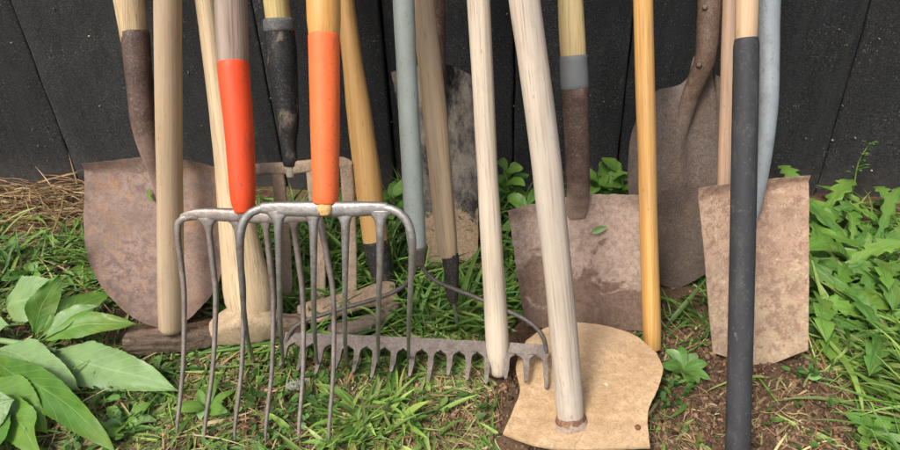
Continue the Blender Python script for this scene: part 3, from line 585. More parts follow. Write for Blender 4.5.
# --- 14 pine stick
t = thing('tool_handle', 'slim orange-yellow varnished pine handle behind the broad clay blade', 'tool handle', (.306, -.4632, .0), (-.086, .3154, .9451))
hp = [(0, .004, .0132), (0, .024, .0136), (-.001, .262, .0130), (-.0013, .508, .0132), (0, 1.38, .0132)]
pole(t, wood('varnished_pine', (.72, .445, .16), (.52, .265, .07), off=53, damt=.2, rough=.35, spec=.5, grain=.55), hp, seed=14, cap=.3); addpole(t, hp)

# --- 15 dark round shovel
t = thing('round_shovel', 'large dark brown round shovel with riveted socket, behind the pine handle', 'shovel', (.362, -.3177, .0), (-.028, .238, .9709))
mdk = metal('dark_worn_steel', (.100, .074, .060), (.165, .130, .107), (.20, .14, .10), mud=(.18, .122, .088), mudamt=(.56, .7), scale=9, off=57, rough=.42, spec=.5, pit=.3, fleck=(.14, .115, .10))
G = coons([(-.063, .0762), (-.0375, .022), (0, 0), (.029, .0060), (.067, .0403), (.0927, .1105)], [(-.0600, .324), (-.0462, .3366), (-.016, .3425), (-.002, .3490), (.0065, .362), (.0100, .385), (.0240, .392), (.0390, .385), (.0425, .362), (.0518, .3547), (.066, .335)],
          [(-.063, .0762), (-.0781, .1634), (-.0822, .2219), (-.0790, .272), (-.0600, .324)], [(.0927, .1105), (.0935, .17), (.0913, .2107), (.083, .285), (.066, .335)], 44, 44)
def c15(s, q):
    a, b = G[min(43, int(round(q * 43))), min(43, int(round(s * 43)))]
    ra = np.interp(b, [.12, .1874, .2447, .285, .32, .36], [.012, .0075, -.001, .001, .008, .020]); amp = np.interp(b, [.11, .19, .30, .36, .39], [0, .006, .013, .014, .010])
    e = a - ra; rg = math.exp(-(e / .011) ** 2) if e > 0 else math.exp(-(e / (.016 + .05 * max(0, b - .24))) ** 2)
    return .022 * (1 - abs(2 * s - 1) ** 2.0) - .003 - amp * rg
blade(t, mdk, G, c15, .0028, 15)
PLATES.append((t.matrix_world.copy(), -.085, .095, 0, .35))
msk = metal('brown_riveted_socket', (.085, .050, .032), (.155, .10, .068), (.22, .15, .105), scale=18, off=59, rough=.5, spec=.45, pit=.4, fade=(.345, .06, (.165, .122, .095)))
sk15 = rod('socket', t, msk, [(.0000, .0165, .235, .004, .002), (.0010, .0125, .275, .0100, .005), (.0070, .0065, .320, .0135, .0085), (.0150, .000, .352, .0145, .0120), (.0235, -.007, .39, .0155, .0155), (.0242, -.004, .4682, .0172, .017), (.0235, 0, .62, .0190, .019)], n=44, seg=20, rough=.0006, rs=70, cap=.2)
hp = [(.0235, .59, .0172), (.023, .64, .0180), (.015, 1.24, .0175)]; pole(t, wood('dark_oiled_wood', (.32, .20, .10), (.22, .13, .06), off=61), hp, seed=15); addpole(t, [(.02, .35, .02), (.02, 1.2, .02)])
for a, b in ((.0165, .4585), (.0145, .3770)):
    rod('rivet', sk15, msk, [(a - .002, -.0165, b, .0042, .0042), (a - .0026, -.0200, b - .0004, .0040, .0040), (a - .003, -.0215, b - .0005, .0028, .0028)], n=6, seg=12, ref=(0, 0, 1), cap=.3)

# --- 16 rusty flat shovel with galvanised shaft
t = thing('flat_shovel', 'rusty tan rectangular shovel with galvanised steel shaft at the right', 'shovel', (.4599, -.4944, .0), (-.0705, .3641, .9287))
k = NT('flaking_tan_rust'); v = k.vec(); n1 = k.noise(10, 7, .65, v, .4); n2 = k.noise(150, 5, .7, v); n3 = k.noise(42, 6, .7, k.vec((1, 1, 1), (5, 5, 5)))
c = k.mix(k.ramp(n1, [(.35, 0.0), (.66, 1.0)]), (.355, .225, .155), (.46, .32, .22))
sep = k.n('ShaderNodeSeparateXYZ'); k.t.links.new(v, sep.inputs[0])
lv = k.math('ADD', k.math('MULTIPLY', k.math('SUBTRACT', .13, sep.outputs[2]), 2.2), n3)
c = k.mix(k.ramp(lv, [(.45, 0.0), (.62, .7)]), c, (.42, .325, .205))
c = k.mix(k.math('MULTIPLY', k.ramp(k.noise(60, 8, .8, k.vec((1, 1, 1), (9, 1, 3))), [(.48, 0.0), (.58, 1.0)]), .8), c, (.25, .145, .105))
c = k.mix(k.math('MULTIPLY', k.ramp(k.noise(95, 7, .8, k.vec((1, 1, 1), (1, 7, 3))), [(.53, 0.0), (.63, 1.0)]), .7), c, (.58, .47, .31))
sp = k.noise(120, 2, .5, k.vec((1, 1, 1), (2, 8, 2))); c = k.mix(k.math('MULTIPLY', k.ramp(sp, [(.66, 0.0), (.72, 1.0)]), .5), c, (.16, .10, .075))
gr = k.noise(420, 3, .7); c = k.mix(k.ramp(gr, [(.36, .32), (.5, 0.0)]), c, k.mix(.55, c, (.02, .012, .01))); c = k.mix(k.ramp(gr, [(.54, 0.0), (.70, .2)]), c, k.mix(.5, c, (.72, .62, .52)))
c = k.mix(k.math('MULTIPLY', k.ramp(k.noise(17, 8, .75, k.vec((1, 1, 1), (4, 3, 8))), [(.50, 0.0), (.64, 1.0)]), .45), c, (.23, .165, .125))
mru = k.out(c, .85, k.bump(n2, .5, .0014, k.bump(n3, .4, .0025)), 0, .25)
G = coons([(-.0715, .0266), (-.0335, .0101), (.0014, 0), (.0289, .010), (.0599, .0274)], [(-.0933, .2709), (-.0624, .2733), (-.0159, .2762), (.0534, .2805)],
          [(-.0715, .0266), (-.0785, .1074), (-.0853, .1961), (-.0933, .2709)], [(.0599, .0274), (.0593, .1022), (.0556, .2457), (.0534, .2805)], 32, 36)
blade(t, mru, G, lambda s, q: .011 * (1 - abs(2 * s - 1) ** 2.6) - .009 * max(0, q - .94) / .06, .003, 16, .0005)
PLATES.append((t.matrix_world.copy(), -.095, .065, 0, .28))
mg = coat('galvanised_steel', (.275, .31, .32), (.145, .16, .16), .65, .42, 11.0, scale=(70, 70, 45), thr=(.50, .70), spec=.6)
rod('shaft', t, mg, [(-.019, .006, .195, .002, .002), (-.0175, .001, .215, .0045, .004), (-.0125, -.006, .265, .0085, .008), (-.0075, -.010, .318, .0105, .0105), (-.0025, -.008, .38, .0122, .0122), (-.0014, -.004, .4391, .0129, .0129), (-.0016, -.002, .48, .0136, .0136), (-.0015, -.001, .53, .0143, .0143), (-.0012, 0, .62, .0145, .0145), (-.0008, 0, .85, .0148, .0148), (0, 0, 1.27, .0150, .0150)], n=80, seg=20, rough=.0004, cap=.4)
addpole(t, [(0, .3, .02), (0, 1.2, .02)])

# --- 17 black rubber-sleeved handle
t = thing('tool_handle', 'wooden handle with long black rubber sleeve down to the ground, frontmost right', 'tool handle', (.3801, -.6558, .0), (-.0363, .4236, .9051))
rod('sleeve', t, coat('black_rubber', (.036, .037, .040), (.115, .115, .115), .6, .62, 14.0, scale=(70, 70, 26), thr=(.52, .78), dirt=(.13, .125, .12), spec=.35), [(.0006, -.01, .0148), (.0006, .024, .0148), (.0006, .2655, .0147), (-.0006, .48, .0143), (-.0006, .5085, .0141), (-.0007, .5145, .0132)], n=44, seg=22, rough=.0003, cap=.15)
mw = wood('sanded_pale_wood', (.64, .45, .28), (.52, .34, .19), off=67, damt=.15, grain=.35)
hp = [(-.0007, .505, .0120), (-.0008, .547, .0126), (0, 1.49, .0140)]; pole(t, mw, hp, seed=17, cap=.2); addpole(t, [(0, 0, .016), (0, 1.45, .016)])

# --- 18 pinkish handle behind
t = thing('tool_handle', 'thin pinkish bare wooden handle behind the rusty tan shovel', 'tool handle', (.4395, -.3355, .0), (-.0841, .2418, .9667))
hp = [(-.002, .0, .0098), (-.0016, .206, .0100), (-.0008, .474, .0106), (0, 1.29, .0115)]
pole(t, wood('pinkish_wood', (.60, .405, .27), (.46, .285, .175), weather=(.52, .39, .30), off=71, damt=.3), hp, seed=18); addpole(t, hp)

# ================================================================== PLANTS
def leaf_mat(name, base, vein, nv=9, trans=.25, rough=.5, vs=.5, off=0.0):
    k = NT(name); uv = k.n('ShaderNodeSeparateXYZ'); k.t.links.new(k.tc.outputs['UV'], uv.inputs[0])
    s, t_ = uv.outputs[0], uv.outputs[1]; a = k.math('ABSOLUTE', k.math('SUBTRACT', s, .5))
    wob = k.math('MULTIPLY', k.noise(30, 3, .6), .5)
    ph = k.math('MULTIPLY', k.math('ADD', k.math('SUBTRACT', t_, k.math('MULTIPLY', a, .45)), k.math('MULTIPLY', wob, .05)), nv * 6.283)
    ln = k.ramp(k.math('COSINE', ph), [(.86, 0.0), (.99, 1.0)])
    mid = k.ramp(a, [(.010, 1.0), (.035, 0.0)])
    vf = k.math('MULTIPLY', k.math('MAXIMUM', k.math('MULTIPLY', ln, .65), mid), vs)
    n1 = k.noise(26, 5, .6, k.vec((1, 1, 1), (off, 0, 0))); n2 = k.noise(220, 4, .6)
    c = k.mix(k.ramp(n1, [(.3, 0.0), (.7, 1.0)]), tuple(x * .78 for x in base), tuple(min(1, x * 1.15) for x in base))
    c = k.mix(k.math('MULTIPLY', k.ramp(n2, [(.5, 0.0), (.75, 1.0)]), .25), c, tuple(x * .55 for x in base))
    c = k.mix(vf, c, vein)
    bl = k.noise(55, 6, .75, k.vec((1, 1, 1), (off + 1, 4, 2))); c = k.mix(k.ramp(bl, [(.66, 0.0), (.70, .85)]), c, (.16, .12, .035)); c = k.mix(k.ramp(k.noise(9, 4, .6, k.vec((1, 1, 1), (off, 7, 7))), [(.5, 0.0), (.7, .35)]), c, (.30, .36, .07))
    k.out(c, rough, k.bump(vf, .5, .0015, k.bump(n1, .3, .004)), 0, .4)
    tr = k.n('ShaderNodeBsdfTranslucent'); k.put(tr.inputs[0], c); ad = k.n('ShaderNodeMixShader'); ad.inputs[0].default_value = trans
    k.t.links.new(k.p.outputs[0], ad.inputs[1]); k.t.links.new(tr.outputs[0], ad.inputs[2])
    k.t.links.new(ad.outputs[0], k.t.nodes['Material Output'].inputs['Surface']); return k.m
LEAF = {'pale': leaf_mat('pale_leaf', (.205, .335, .120), (.33, .46, .22), 10, .2, rough=.42), 'mid': leaf_mat('mid_leaf', (.130, .270, .038), (.25, .39, .12), 10, .25, off=3, rough=.4),
        'dark': leaf_mat('dark_leaf', (.082, .200, .026), (.19, .33, .08), 10, .25, off=6, rough=.38), 'bright': leaf_mat('bright_leaf', (.155, .310, .046), (.32, .46, .15), 6, .3, off=9),
        'lush': leaf_mat('lush_leaf', (.100, .235, .040), (.26, .40, .13), 6, .3, off=12)}
def leaf_data(base, tip, width, arch=.04, roll=0.0, style='broad', seed=0.0, nr=26, fold=.25, face=(0, 0, 1)):
    """A leaf blade with thickness, petiole end narrow, midrib folded; returns V, F, UV."""
    b, t_ = Vector(base), Vector(tip); d = t_ - b; L = d.length
    side = d.cross(Vector(face)).normalized(); side = (Matrix.Rotation(roll, 3, d.normalized()) @ side)
    up = side.cross(d.normalized()); nc = 9; V, F, UV = [], [], []
    for j in range(nr + 1):
        t = j / nr; c = b + d * t + Vector((0, 0, 1)) * arch * 4 * t * (1 - t) - Vector((0, 0, .25 * arch)) * t * t
        if style == 'broad':
            w = (.10 + .90 * min(1, max(0, (t - .08) / .30)) ** .8) * (1 - max(0, (t - .40) / .60) ** 2.0) ; w *= 1 + .06 * ((t * 17 + seed) % 1 - .5) + .06 * mnoise.noise(Vector((t * 9, seed, 0)))
        elif style == 'dandelion':
            env = (.16 + .84 * min(1, t / .72) ** 1.1) * (1 - max(0, (t - .74) / .26) ** 1.6); ph = (t * 6.5 + seed) % 1
            w = env * (.42 + .58 * (1 - ph) ** .9) if t < .86 else env * .9
        else: w = math.sin(math.pi * min(1, t * .96 + .02)) ** .75
        w = max(w, .03) * width / 2
        c = c + side * .06 * L * mnoise.noise(Vector((seed * 3.1, t * 2, 1)))
        for q in range(nc):
            s = q / (nc - 1) * 2 - 1
            wave = .16 * width * mnoise.noise(Vector((s * 1.5 + seed, t * 5, seed))) * abs(s)
            V.append(c + side * s * w + up * (abs(s) * w * fold + wave)); UV.append((q / (nc - 1), t))
    for j in range(nr):
        for q in range(nc - 1): p = j * nc + q; F.append((p, p + 1, p + nc + 1, p + nc))
    return V, F, UV
def leaf(parent, spec, m, name='leaf', inv=None):
    V, F, UV = leaf_data(**spec)
    if inv is not None: V = [inv @ v for v in V]
    o = mesh_obj(name, V, F, m, parent, uv=UV); return o
def plant(name, label, cat, at, group=None):
    o = bpy.data.objects.new(name, None); o.empty_display_size = .05; link(o); o.location = at; o.matrix_world = Matrix.Translation(at)
    tag(o, label, cat, group); return o

# broad-leaved dock at the left edge
pl = plant('dock_plant', 'broad-leaved dock plant sprawling on the ground at the left edge', 'plant', (-.66, -.53, .0))
inv = Matrix.Translation((.66, .53, 0))
for i, (tone, b, e, w, arch, roll) in enumerate([
        ('pale', (-.645, -.538, .012), (-.378, -.606, .020), .066, .007, .1), ('dark', (-.668, -.515, .02), (-.615, -.462, .112), .044, .004, .5),
        ('pale', (-.765, -.448, .02), (-.640, -.446, .065), .082, .006, .0), ('mid', (-.640, -.532, .03), (-.488, -.500, .055), .046, .016, -.2),
        ('pale', (-.720, -.535, .015), (-.520, -.618, .026), .058, .008, -.2), ('dark', (-.735, -.530, .02), (-.412, -.722, .016), .056, .012, .35),
        ('mid', (-.693, -.590, .01), (-.530, -.682, .014), .066, .008, -.1), ('pale', (-.655, -.685, .01), (-.588, -.655, .040), .070, .006, .1),
        ('pale', (-.790, -.515, .01), (-.695, -.512, .045), .048, .006, 0.), ('mid', (-.645, -.527, .03), (-.572, -.425, .050), .044, .012, .2),
        ('pale', (-.630, -.535, .030), (-.556, -.480, .068), .034, .010, -.3), ('mid', (-.662, -.613, .008), (-.515, -.722, .012), .056, .006, .1),
        ('dark', (-.64, -.64, .006), (-.57, -.745, .010), .056, .005, 0.0),
        ('mid', (-.80, -.57, .01), (-.665, -.610, .018), .062, .008, .1)]):
    leaf(pl, dict(base=b, tip=e, width=w, arch=arch, roll=roll, seed=i * 1.7, fold=.16, nr=52, face=(0.1, -.55, .85)), LEAF[tone], inv=inv)
V, F = tube([(-.80, -.50, .012, .004, .004), (-.74, -.515, .018, .0045, .0045), (-.66, -.53, .022, .005, .005), (-.60, -.548, .03, .003, .003)], seg=8, n=14); V = [inv @ Vector(v) for v in V]
mesh_obj('stem', V, F, LEAF['pale'], pl, uv=[(.5, .5)] * len(V))

# dandelion rosettes at the right
ROS = [((.585, -.300), 'largest dandelion rosette right beside the rusty tan shovel', 14, .19, .034), ((.690, -.235), 'dandelion rosette at the right edge below the tall weed stem', 13, .19, .034),
       ((.645, -.130), 'dandelion rosette close under the black wall at the right', 12, .16, .034), ((.760, -.330), 'dandelion rosette cut by the right edge of the picture', 12, .20, .036),
       ((.655, -.400), 'low dandelion rosette nearest the viewer at the right', 9, .16, .030), ((.800, -.120), 'small dandelion rosette by the wall in the far right corner', 10, .15, .030),
       ((.560, -.165), 'dandelion rosette peeping out behind the top of the rusty tan shovel', 11, .16, .036)]
for r, ((x, y), lab, n, L, w) in enumerate(ROS):
    z = gz(x, y); pl = plant('dandelion', lab, 'dandelion', (x, y, z), 'dandelions on the right'); inv = Matrix.Translation((-x, -y, -z)); rr = random.Random(50 + r)
    for i in range(n):
        a = i / n * 6.283 + rr.uniform(-.3, .3); l = L * rr.uniform(.7, 1.2); el = rr.uniform(.05, .60)
        tx, ty, tz = x + math.cos(a) * math.cos(el) * l, y + math.sin(a) * math.cos(el) * l, z + .012 + math.sin(el) * l * .75
        if ty > -.012: ty = -.012 - rr.random() * .01; tz += .02
        if tx < .535 and ty < -.17: tx = .54 + rr.random() * .03
        leaf(pl, dict(base=(x + math.cos(a) * .004, y + math.sin(a) * .004, z + .002), tip=(tx, ty, tz), width=w * rr.uniform(.9, 1.45), arch=rr.uniform(.01, .035), roll=rr.uniform(-.5, .5), style='dandelion', seed=rr.uniform(0, 9), nr=44, fold=.18, face=(0, -.4, .9)),
             LEAF[rr.choice(['bright', 'lush', 'lush', 'bright', 'mid'])], inv=inv)
# leafy weeds at the foot of the wall, between the tools
WEEDS = [((.075, -.10), 'leafy weed between the cream handle and the whitish hoe handle', .15, 15), ((.115, -.17), 'low leafy weed left of the square shovel', .11, 12), ((.255, -.075), 'leafy weed right of the square shovel socket', .13, 12),
         ((.300, -.065), 'leafy weed between the pine handle and the square shovel', .12, 10), ((.030, -.15), 'leafy weed just right of the trenching spade', .13, 10), ((-.145, -.13), 'leafy weed behind the honey-yellow hoe handle', .10, 9)]
for r, ((x, y), lab, h, n) in enumerate(WEEDS):
    z = gz(x, y); pl = plant('leafy_weed', lab, 'weed', (x, y, z), 'weeds at the foot of the wall'); inv = Matrix.Translation((-x, -y, -z)); rr = random.Random(90 + r)
    V, F = tube([(x, y, z, .002, .002), (x + .006, y - .004, z + h * .5, .0017, .0017), (x - .004, y - .01, z + h * .85, .001, .001)], seg=6, n=8); V = [inv @ Vector(v) for v in V]
    mesh_obj('stem', V, F, LEAF['bright'], pl, uv=[(.5, .5)] * len(V))
    for i in range(n):
        q = i / n; a = i * 2.4 + rr.uniform(-.3, .3); l = rr.uniform(.035, .06); bz = z + h * (.15 + .7 * q); ty = y - .004 + math.sin(a) * l
        leaf(pl, dict(base=(x, y - .004, bz), tip=(x + math.cos(a) * l, min(ty, -.01), bz + rr.uniform(-.012, .03)), width=rr.uniform(.018, .032), arch=.006, roll=rr.uniform(-.6, .6), style='simple', seed=rr.uniform(0, 9), nr=12, face=(0, -.5, .8)),
             LEAF[rr.choice(['bright', 'lush', 'mid'])], inv=inv)
for r, (x, y, lab) in enumerate([(-.80, -.33, 'small pale weed above the dock leaves at the left edge'), (-.70, -.345, 'small leafy weed between the dock and the straw heap'), (-.44, -.655, 'low broad-leaved seedling by the left fork tine tips'), (-.335, -.620, 'low seedling between the tines of the red-orange fork'), (-.15, -.715, 'low broad-leaved seedling in the front grass by the fork tips'), (.345, -.505, 'small clover-like seedling beside the broad clay blade'), (.55, -.62, 'low seedling in the bare soil at the lower right')]):
    z = gz(x, y); pl = plant('seedling', lab, 'seedling', (x, y, z), 'seedlings in the grass'); inv = Matrix.Translation((-x, -y, -z)); rr = random.Random(300 + r)
    for i in range(rr.randint(7, 10)):
        a = i * 2.4 + rr.uniform(-.3, .3); l = rr.uniform(.022, .045)
        leaf(pl, dict(base=(x, y, z + .002), tip=(x + math.cos(a) * l, y + math.sin(a) * l, z + rr.uniform(.008, .026)), width=rr.uniform(.012, .020), arch=.006, roll=rr.uniform(-.4, .4), style='simple', seed=rr.uniform(0, 9), nr=10, face=(0, -.4, .9)), LEAF[rr.choice(['bright', 'lush', 'mid', 'pale'])], inv=inv)
# tall thin weed stem in front of the wall
x, y = .757, -.034; z = gz(x, y); pl = plant('weed_stem', 'tall thin weed stem with tiny leaves against the black wall', 'weed', (x, y, z)); inv = Matrix.Translation((-x, -y, -z))
V, F = tube([(x, y, z, .0016, .0016), (x - .006, y, .06, .0014, .0014), (x - .012, y - .002, .11, .0012, .0012), (x - .004, y - .004, .150, .0008, .0008)], seg=6, n=14); V = [inv @ Vector(v) for v in V]
mesh_obj('stem', V, F, LEAF['bright'], pl, uv=[(.5, .5)] * len(V))
rr = random.Random(5)
for i in range(14):
    q = rr.uniform(.45, 1); a = rr.uniform(0, 6.28); l = rr.uniform(.010, .022); bz = .02 + .128 * q; bx = x - .012 + .008 * max(0, (q - .8) * 5)
    leaf(pl, dict(base=(bx, y - .003, bz), tip=(bx + math.cos(a) * l, y - .004 - abs(math.sin(a)) * l, bz + l * .6), width=.007, arch=.002, roll=0, style='simple', seed=i, nr=6), LEAF['bright'], inv=inv)

# ------------------------------------------------------------------ grass, dry grass, straw, crumbs
def in_way(P):
    """P: (N, K, 3) blade centre lines; True where a line runs through a tool."""
    N, K = P.shape[:2]; bad = np.zeros(N, bool)
    for M, a0, a1, b0, b1 in PLATES:
        im = np.array(M.inverted()); Q = P @ im[:3, :3].T + im[:3, 3]; c = Q[..., 1] - .006
        ins = (Q[..., 0] > a0 - .004) & (Q[..., 0] < a1 + .004) & (Q[..., 2] > b0 - .004) & (Q[..., 2] < b1 + .004)
        bad |= (((c[:, 1:] * c[:, :-1]) <= 0) & (ins[:, 1:] | ins[:, :-1])).any(1)
        near = ins & (np.abs(Q[..., 1]) < .02); bad |= near.any(1)
    for p, q, r in POLES:
        d = q - p; tt = np.clip(((P - p) @ d) / d.dot(d), 0, 1); bad |= (np.linalg.norm(P - p - tt[..., None] * d, axis=2) < r + .003).any(1)
    rk = (P[..., 0] > -.262) & (P[..., 0] < .165) & (P[..., 1] > -.585) & (P[..., 1] < -.485) & (P[..., 2] > .010); bad |= rk.any(1)
    mk = (P[..., 0] > -.53) & (P[..., 0] < -.23) & (P[..., 1] > -.555) & (P[..., 1] < -.43) & (P[..., 2] > .012); bad |= mk.any(1)
    return bad
def blades(x, y, L, wd, el, droop, head, colr, K=6, z0=None, curl=.5, keep_z=.003, check=True):
    N = len(x); s = np.linspace(0, 1, K); P = np.zeros((N, K, 3))
    P[:, 0, 0], P[:, 0, 1] = x, y; P[:, 0, 2] = z0 if z0 is not None else [gz(a, b) - .002 for a, b in zip(x, y)]
    cur = rng.normal(0, curl, N)
    for k in range(1, K):
        e = el - droop * (s[k] ** 1.3); h = head + cur * s[k]; st = L / (K - 1)
        P[:, k, 0] = P[:, k - 1, 0] + np.cos(e) * np.cos(h) * st; P[:, k, 1] = P[:, k - 1, 1] + np.cos(e) * np.sin(h) * st; P[:, k, 2] = P[:, k - 1, 2] + np.sin(e) * st
    for k in range(1, K):
        P[:, k, 2] = np.maximum(P[:, k, 2], np.minimum(P[:, 0, 2], .05) + keep_z + .004 * rng.random(N))
    ok = (P[..., 1].max(1) < -.004)
    if check: ok &= ~in_way(P)
    P, head, wd, colr = P[ok], head[ok], wd[ok], colr[ok]; N = len(P)
    tw = rng.normal(0, .5, N); sd = np.stack([-np.sin(head), np.cos(head), np.zeros(N)], 1); sd[:, 2] = np.sin(tw) * .7
    prof = (np.array([.65, 1, .95, .8, .5, .06]) if K == 6 else np.r_[.7, np.ones(K - 2), .3]) * .5
    V = np.empty((N, K, 3, 3)); rib = np.zeros(3); up = np.array([0, 0, 1.0])
    for k in range(K):
        o = sd * (wd * prof[k])[:, None]; V[:, k, 0] = P[:, k] - o; V[:, k, 2] = P[:, k] + o; V[:, k, 1] = P[:, k] - up * (wd * prof[k] * .55)[:, None]
    idx = np.arange(N * K * 3).reshape(N, K, 3); F = []
    for c in (0, 1): F.append(np.stack([idx[:, :-1, c], idx[:, :-1, c + 1], idx[:, 1:, c + 1], idx[:, 1:, c]], -1).reshape(-1, 4))
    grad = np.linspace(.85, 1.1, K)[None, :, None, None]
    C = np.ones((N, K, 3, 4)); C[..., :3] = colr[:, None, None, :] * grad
    return V.reshape(-1, 3), np.concatenate(F), C.reshape(-1, 4)
def fast_mesh(name, parts, m):
    V, F, C, o = [], [], [], 0
    for v, f, c in parts: V.append(v); F.append(f + o); C.append(c); o += len(v)
    V, F, C = np.concatenate(V), np.concatenate(F), np.concatenate(C)
    me = bpy.data.meshes.new(name); me.vertices.add(len(V)); me.vertices.foreach_set('co', V.astype(np.float32).ravel())
    k = F.shape[1]; me.loops.add(F.size); me.loops.foreach_set('vertex_index', F.astype(np.int32).ravel())
    me.polygons.add(len(F)); me.polygons.foreach_set('loop_start', np.arange(0, F.size, k, dtype=np.int32))
    me.polygons.foreach_set('use_smooth', np.ones(len(F), bool)); me.update(calc_edges=True); me.validate()
    at = me.color_attributes.new('tint', 'FLOAT_COLOR', 'POINT'); at.data.foreach_set('color', C.astype(np.float32).ravel())
    me.materials.append(m); ob = bpy.data.objects.new(name, me); return link(ob)
def tint_mat(name, rough, trans, spec=.35, bumpy=False):
    k = NT(name); at = k.n('ShaderNodeAttribute', attribute_name='tint'); c = at.outputs['Color']
    n = k.noise(120, 3, .6); c = k.mix(k.math('MULTIPLY', k.ramp(n, [(.4, 0.0), (.7, 1.0)]), .35), c, k.mix(.55, c, (.02, .015, .005)))
    k.out(c, rough, k.bump(k.noise(200, 4, .7), .8, .003) if bumpy else None, 0, spec)
    if trans:
        tr = k.n('ShaderNodeBsdfTranslucent'); k.put(tr.inputs[0], c); ad = k.n('ShaderNodeMixShader'); ad.inputs[0].default_value = trans
        k.t.links.new(k.p.outputs[0], ad.inputs[1]); k.t.links.new(tr.outputs[0], ad.inputs[2]); k.t.links.new(ad.outputs[0], k.t.nodes['Material Output'].inputs['Surface'])
    return k.m
def pal(N, cols, var=.26):
    c = np.array(cols)[rng.integers(0, len(cols), N)]; return np.clip(c * (1 + rng.normal(0, var, (N, 1))) * (1 + rng.normal(0, .05, (N, 3))), .004, .9)
GREEN = [(.135, .270, .048), (.170, .310, .058), (.100, .220, .042), (.215, .340, .075), (.080, .180, .040)]
LIME = [(.25, .39, .080), (.31, .43, .11), (.20, .35, .065), (.37, .45, .15), (.14, .27, .05)]
DRY = [(.36, .27, .14), (.27, .18, .095), (.44, .37, .20), (.18, .115, .065), (.30, .17, .085), (.30, .29, .11)]
BARE = [(-.205, -.655, .085, .040), (.030, -.615, .055, .050), (-.335, -.700, .06, .03), (.385, -.565, .075, .055), (.500, -.565, .11, .075), (.57, -.63, .07, .05), (-.42, -.70, .05, .03), (-.27, -.60, .04, .025), (-.740, -.300, .07, .045), (-.08, -.700, .05, .025), (.36, -.44, .04, .04), (.22, -.12, .09, .03), (.80, -.015, .12, .035)]
def patch(n, x0, x1, y0, y1, L, w, el, droop, cols, curl=.5, clump=0.0, head=None, dens=None):
    x, y = rng.uniform(x0, x1, n), rng.uniform(y0, y1, n)
    hd = rng.uniform(0, 6.283, n) if head is None else rng.normal(head[0], head[1], n)
    if clump:
        nc = max(4, int(n / 22)); cx, cy = rng.uniform(x0, x1, nc), rng.uniform(y0, y1, nc); w_ = rng.integers(0, nc, n)
        x, y = cx[w_] + rng.normal(0, clump, n), cy[w_] + rng.normal(0, clump, n)
        if head is None: hd = np.arctan2(y - cy[w_], x - cx[w_]) + rng.normal(0, .6, n)
    if dens is not None:
        f = np.array([mnoise.noise(Vector((a * 9, b * 9, dens))) for a, b in zip(x, y)]) + rng.normal(0, .12, n); k = f > -.02; x, y, hd = x[k], y[k], hd[k]; n = len(x)
    if cols is not DRY:
        pr = np.ones(n)
        for bx, by, rx, ry in BARE: pr *= 1 - .93 * np.exp(-(((x - bx) / rx) ** 2 + ((y - by) / ry) ** 2) ** 2)
        k = rng.random(n) < pr; x, y, hd = x[k], y[k], hd[k]; n = len(x)
    return blades(x, y, rng.uniform(*L, n), rng.uniform(*w, n) * rng.choice([.8, 1.0, 1.25, 1.7], n), rng.uniform(*el, n), rng.uniform(*droop, n), hd, pal(n, cols), curl=curl)
GRASS = tint_mat('grass_blade', .45, .35); DRYM = tint_mat('dry_grass', .75, .12, .2)
g = [patch(2300, -.72, .52, -.30, -.02, (.06, .15), (.003, .0058), (.5, 1.3), (.4, 1.6), GREEN, clump=.02),
     patch(160, -1.05, -.72, -.34, -.25, (.04, .09), (.003, .0055), (.4, 1.2), (.4, 1.6), GREEN, clump=.02),
     patch(1300, -.36, .16, -.49, -.24, (.07, .16), (.0035, .0065), (.25, 1.0), (.4, 1.4), GREEN + LIME[:1], clump=.02),
     patch(1300, .52, .95, -.46, -.06, (.08, .18), (.003, .007), (.15, .8), (.4, 1.4), GREEN + LIME, clump=.025),
     patch(750, .56, .86, -.80, -.40, (.07, .16), (.003, .006), (.2, .8), (.3, 1.2), LIME + GREEN[:2], clump=.03, head=(2.9, .8)),
     patch(150, .50, .60, -.80, -.56, (.05, .12), (.003, .005), (.2, .7), (.3, 1.0), LIME, clump=.02, dens=1.5),
     patch(240, -.145, -.01, -.655, -.600, (.04, .075), (.0035, .0065), (.4, 1.1), (.3, 1.1), LIME, clump=.018),
     patch(150, -.20, -.08, -.72, -.64, (.04, .075), (.0035, .006), (.3, 1.0), (.3, 1.1), LIME + GREEN[:2], clump=.018),
     patch(1300, -.75, .10, -.85, -.50, (.03, .085), (.0025, .006), (.08, .55), (.2, .9), GREEN + LIME, clump=.022, dens=3.0),
     patch(650, -.52, -.22, -.75, -.50, (.05, .10), (.0025, .0055), (.05, .45), (.2, .8), GREEN + LIME[:2], clump=.02, dens=8.0),
     patch(700, -1.1, -.52, -.50, -.22, (.04, .10), (.0028, .0055), (.2, 1.0), (.3, 1.3), GREEN + LIME[:1], clump=.022, dens=5.0),
     patch(220, .29, .50, -.66, -.36, (.03, .08), (.002, .0045), (.12, .6), (.2, 1.0), GREEN + LIME[:2], clump=.018, dens=1.0),
     patch(300, .30, .46, -.44, -.28, (.06, .13), (.0025, .0048), (.2, .9), (.4, 1.3), GREEN, clump=.016),
     patch(700, -1.3, -.6, -.95, -.50, (.04, .10), (.003, .0055), (.2, .9), (.3, 1.2), GREEN + LIME, clump=.03, dens=4.4),
     patch(1000, .6, 1.3, -.95, -.06, (.06, .15), (.003, .006), (.2, .9), (.4, 1.3), GREEN + LIME, clump=.03),
     patch(500, -.6, .6, -1.0, -.8, (.03, .08), (.0025, .0045), (.2, .8), (.2, 1.0), GREEN + LIME, clump=.03, dens=2.0)]
CUT = LIME + GREEN[:3] + [(.36, .40, .15), (.30, .30, .12)]
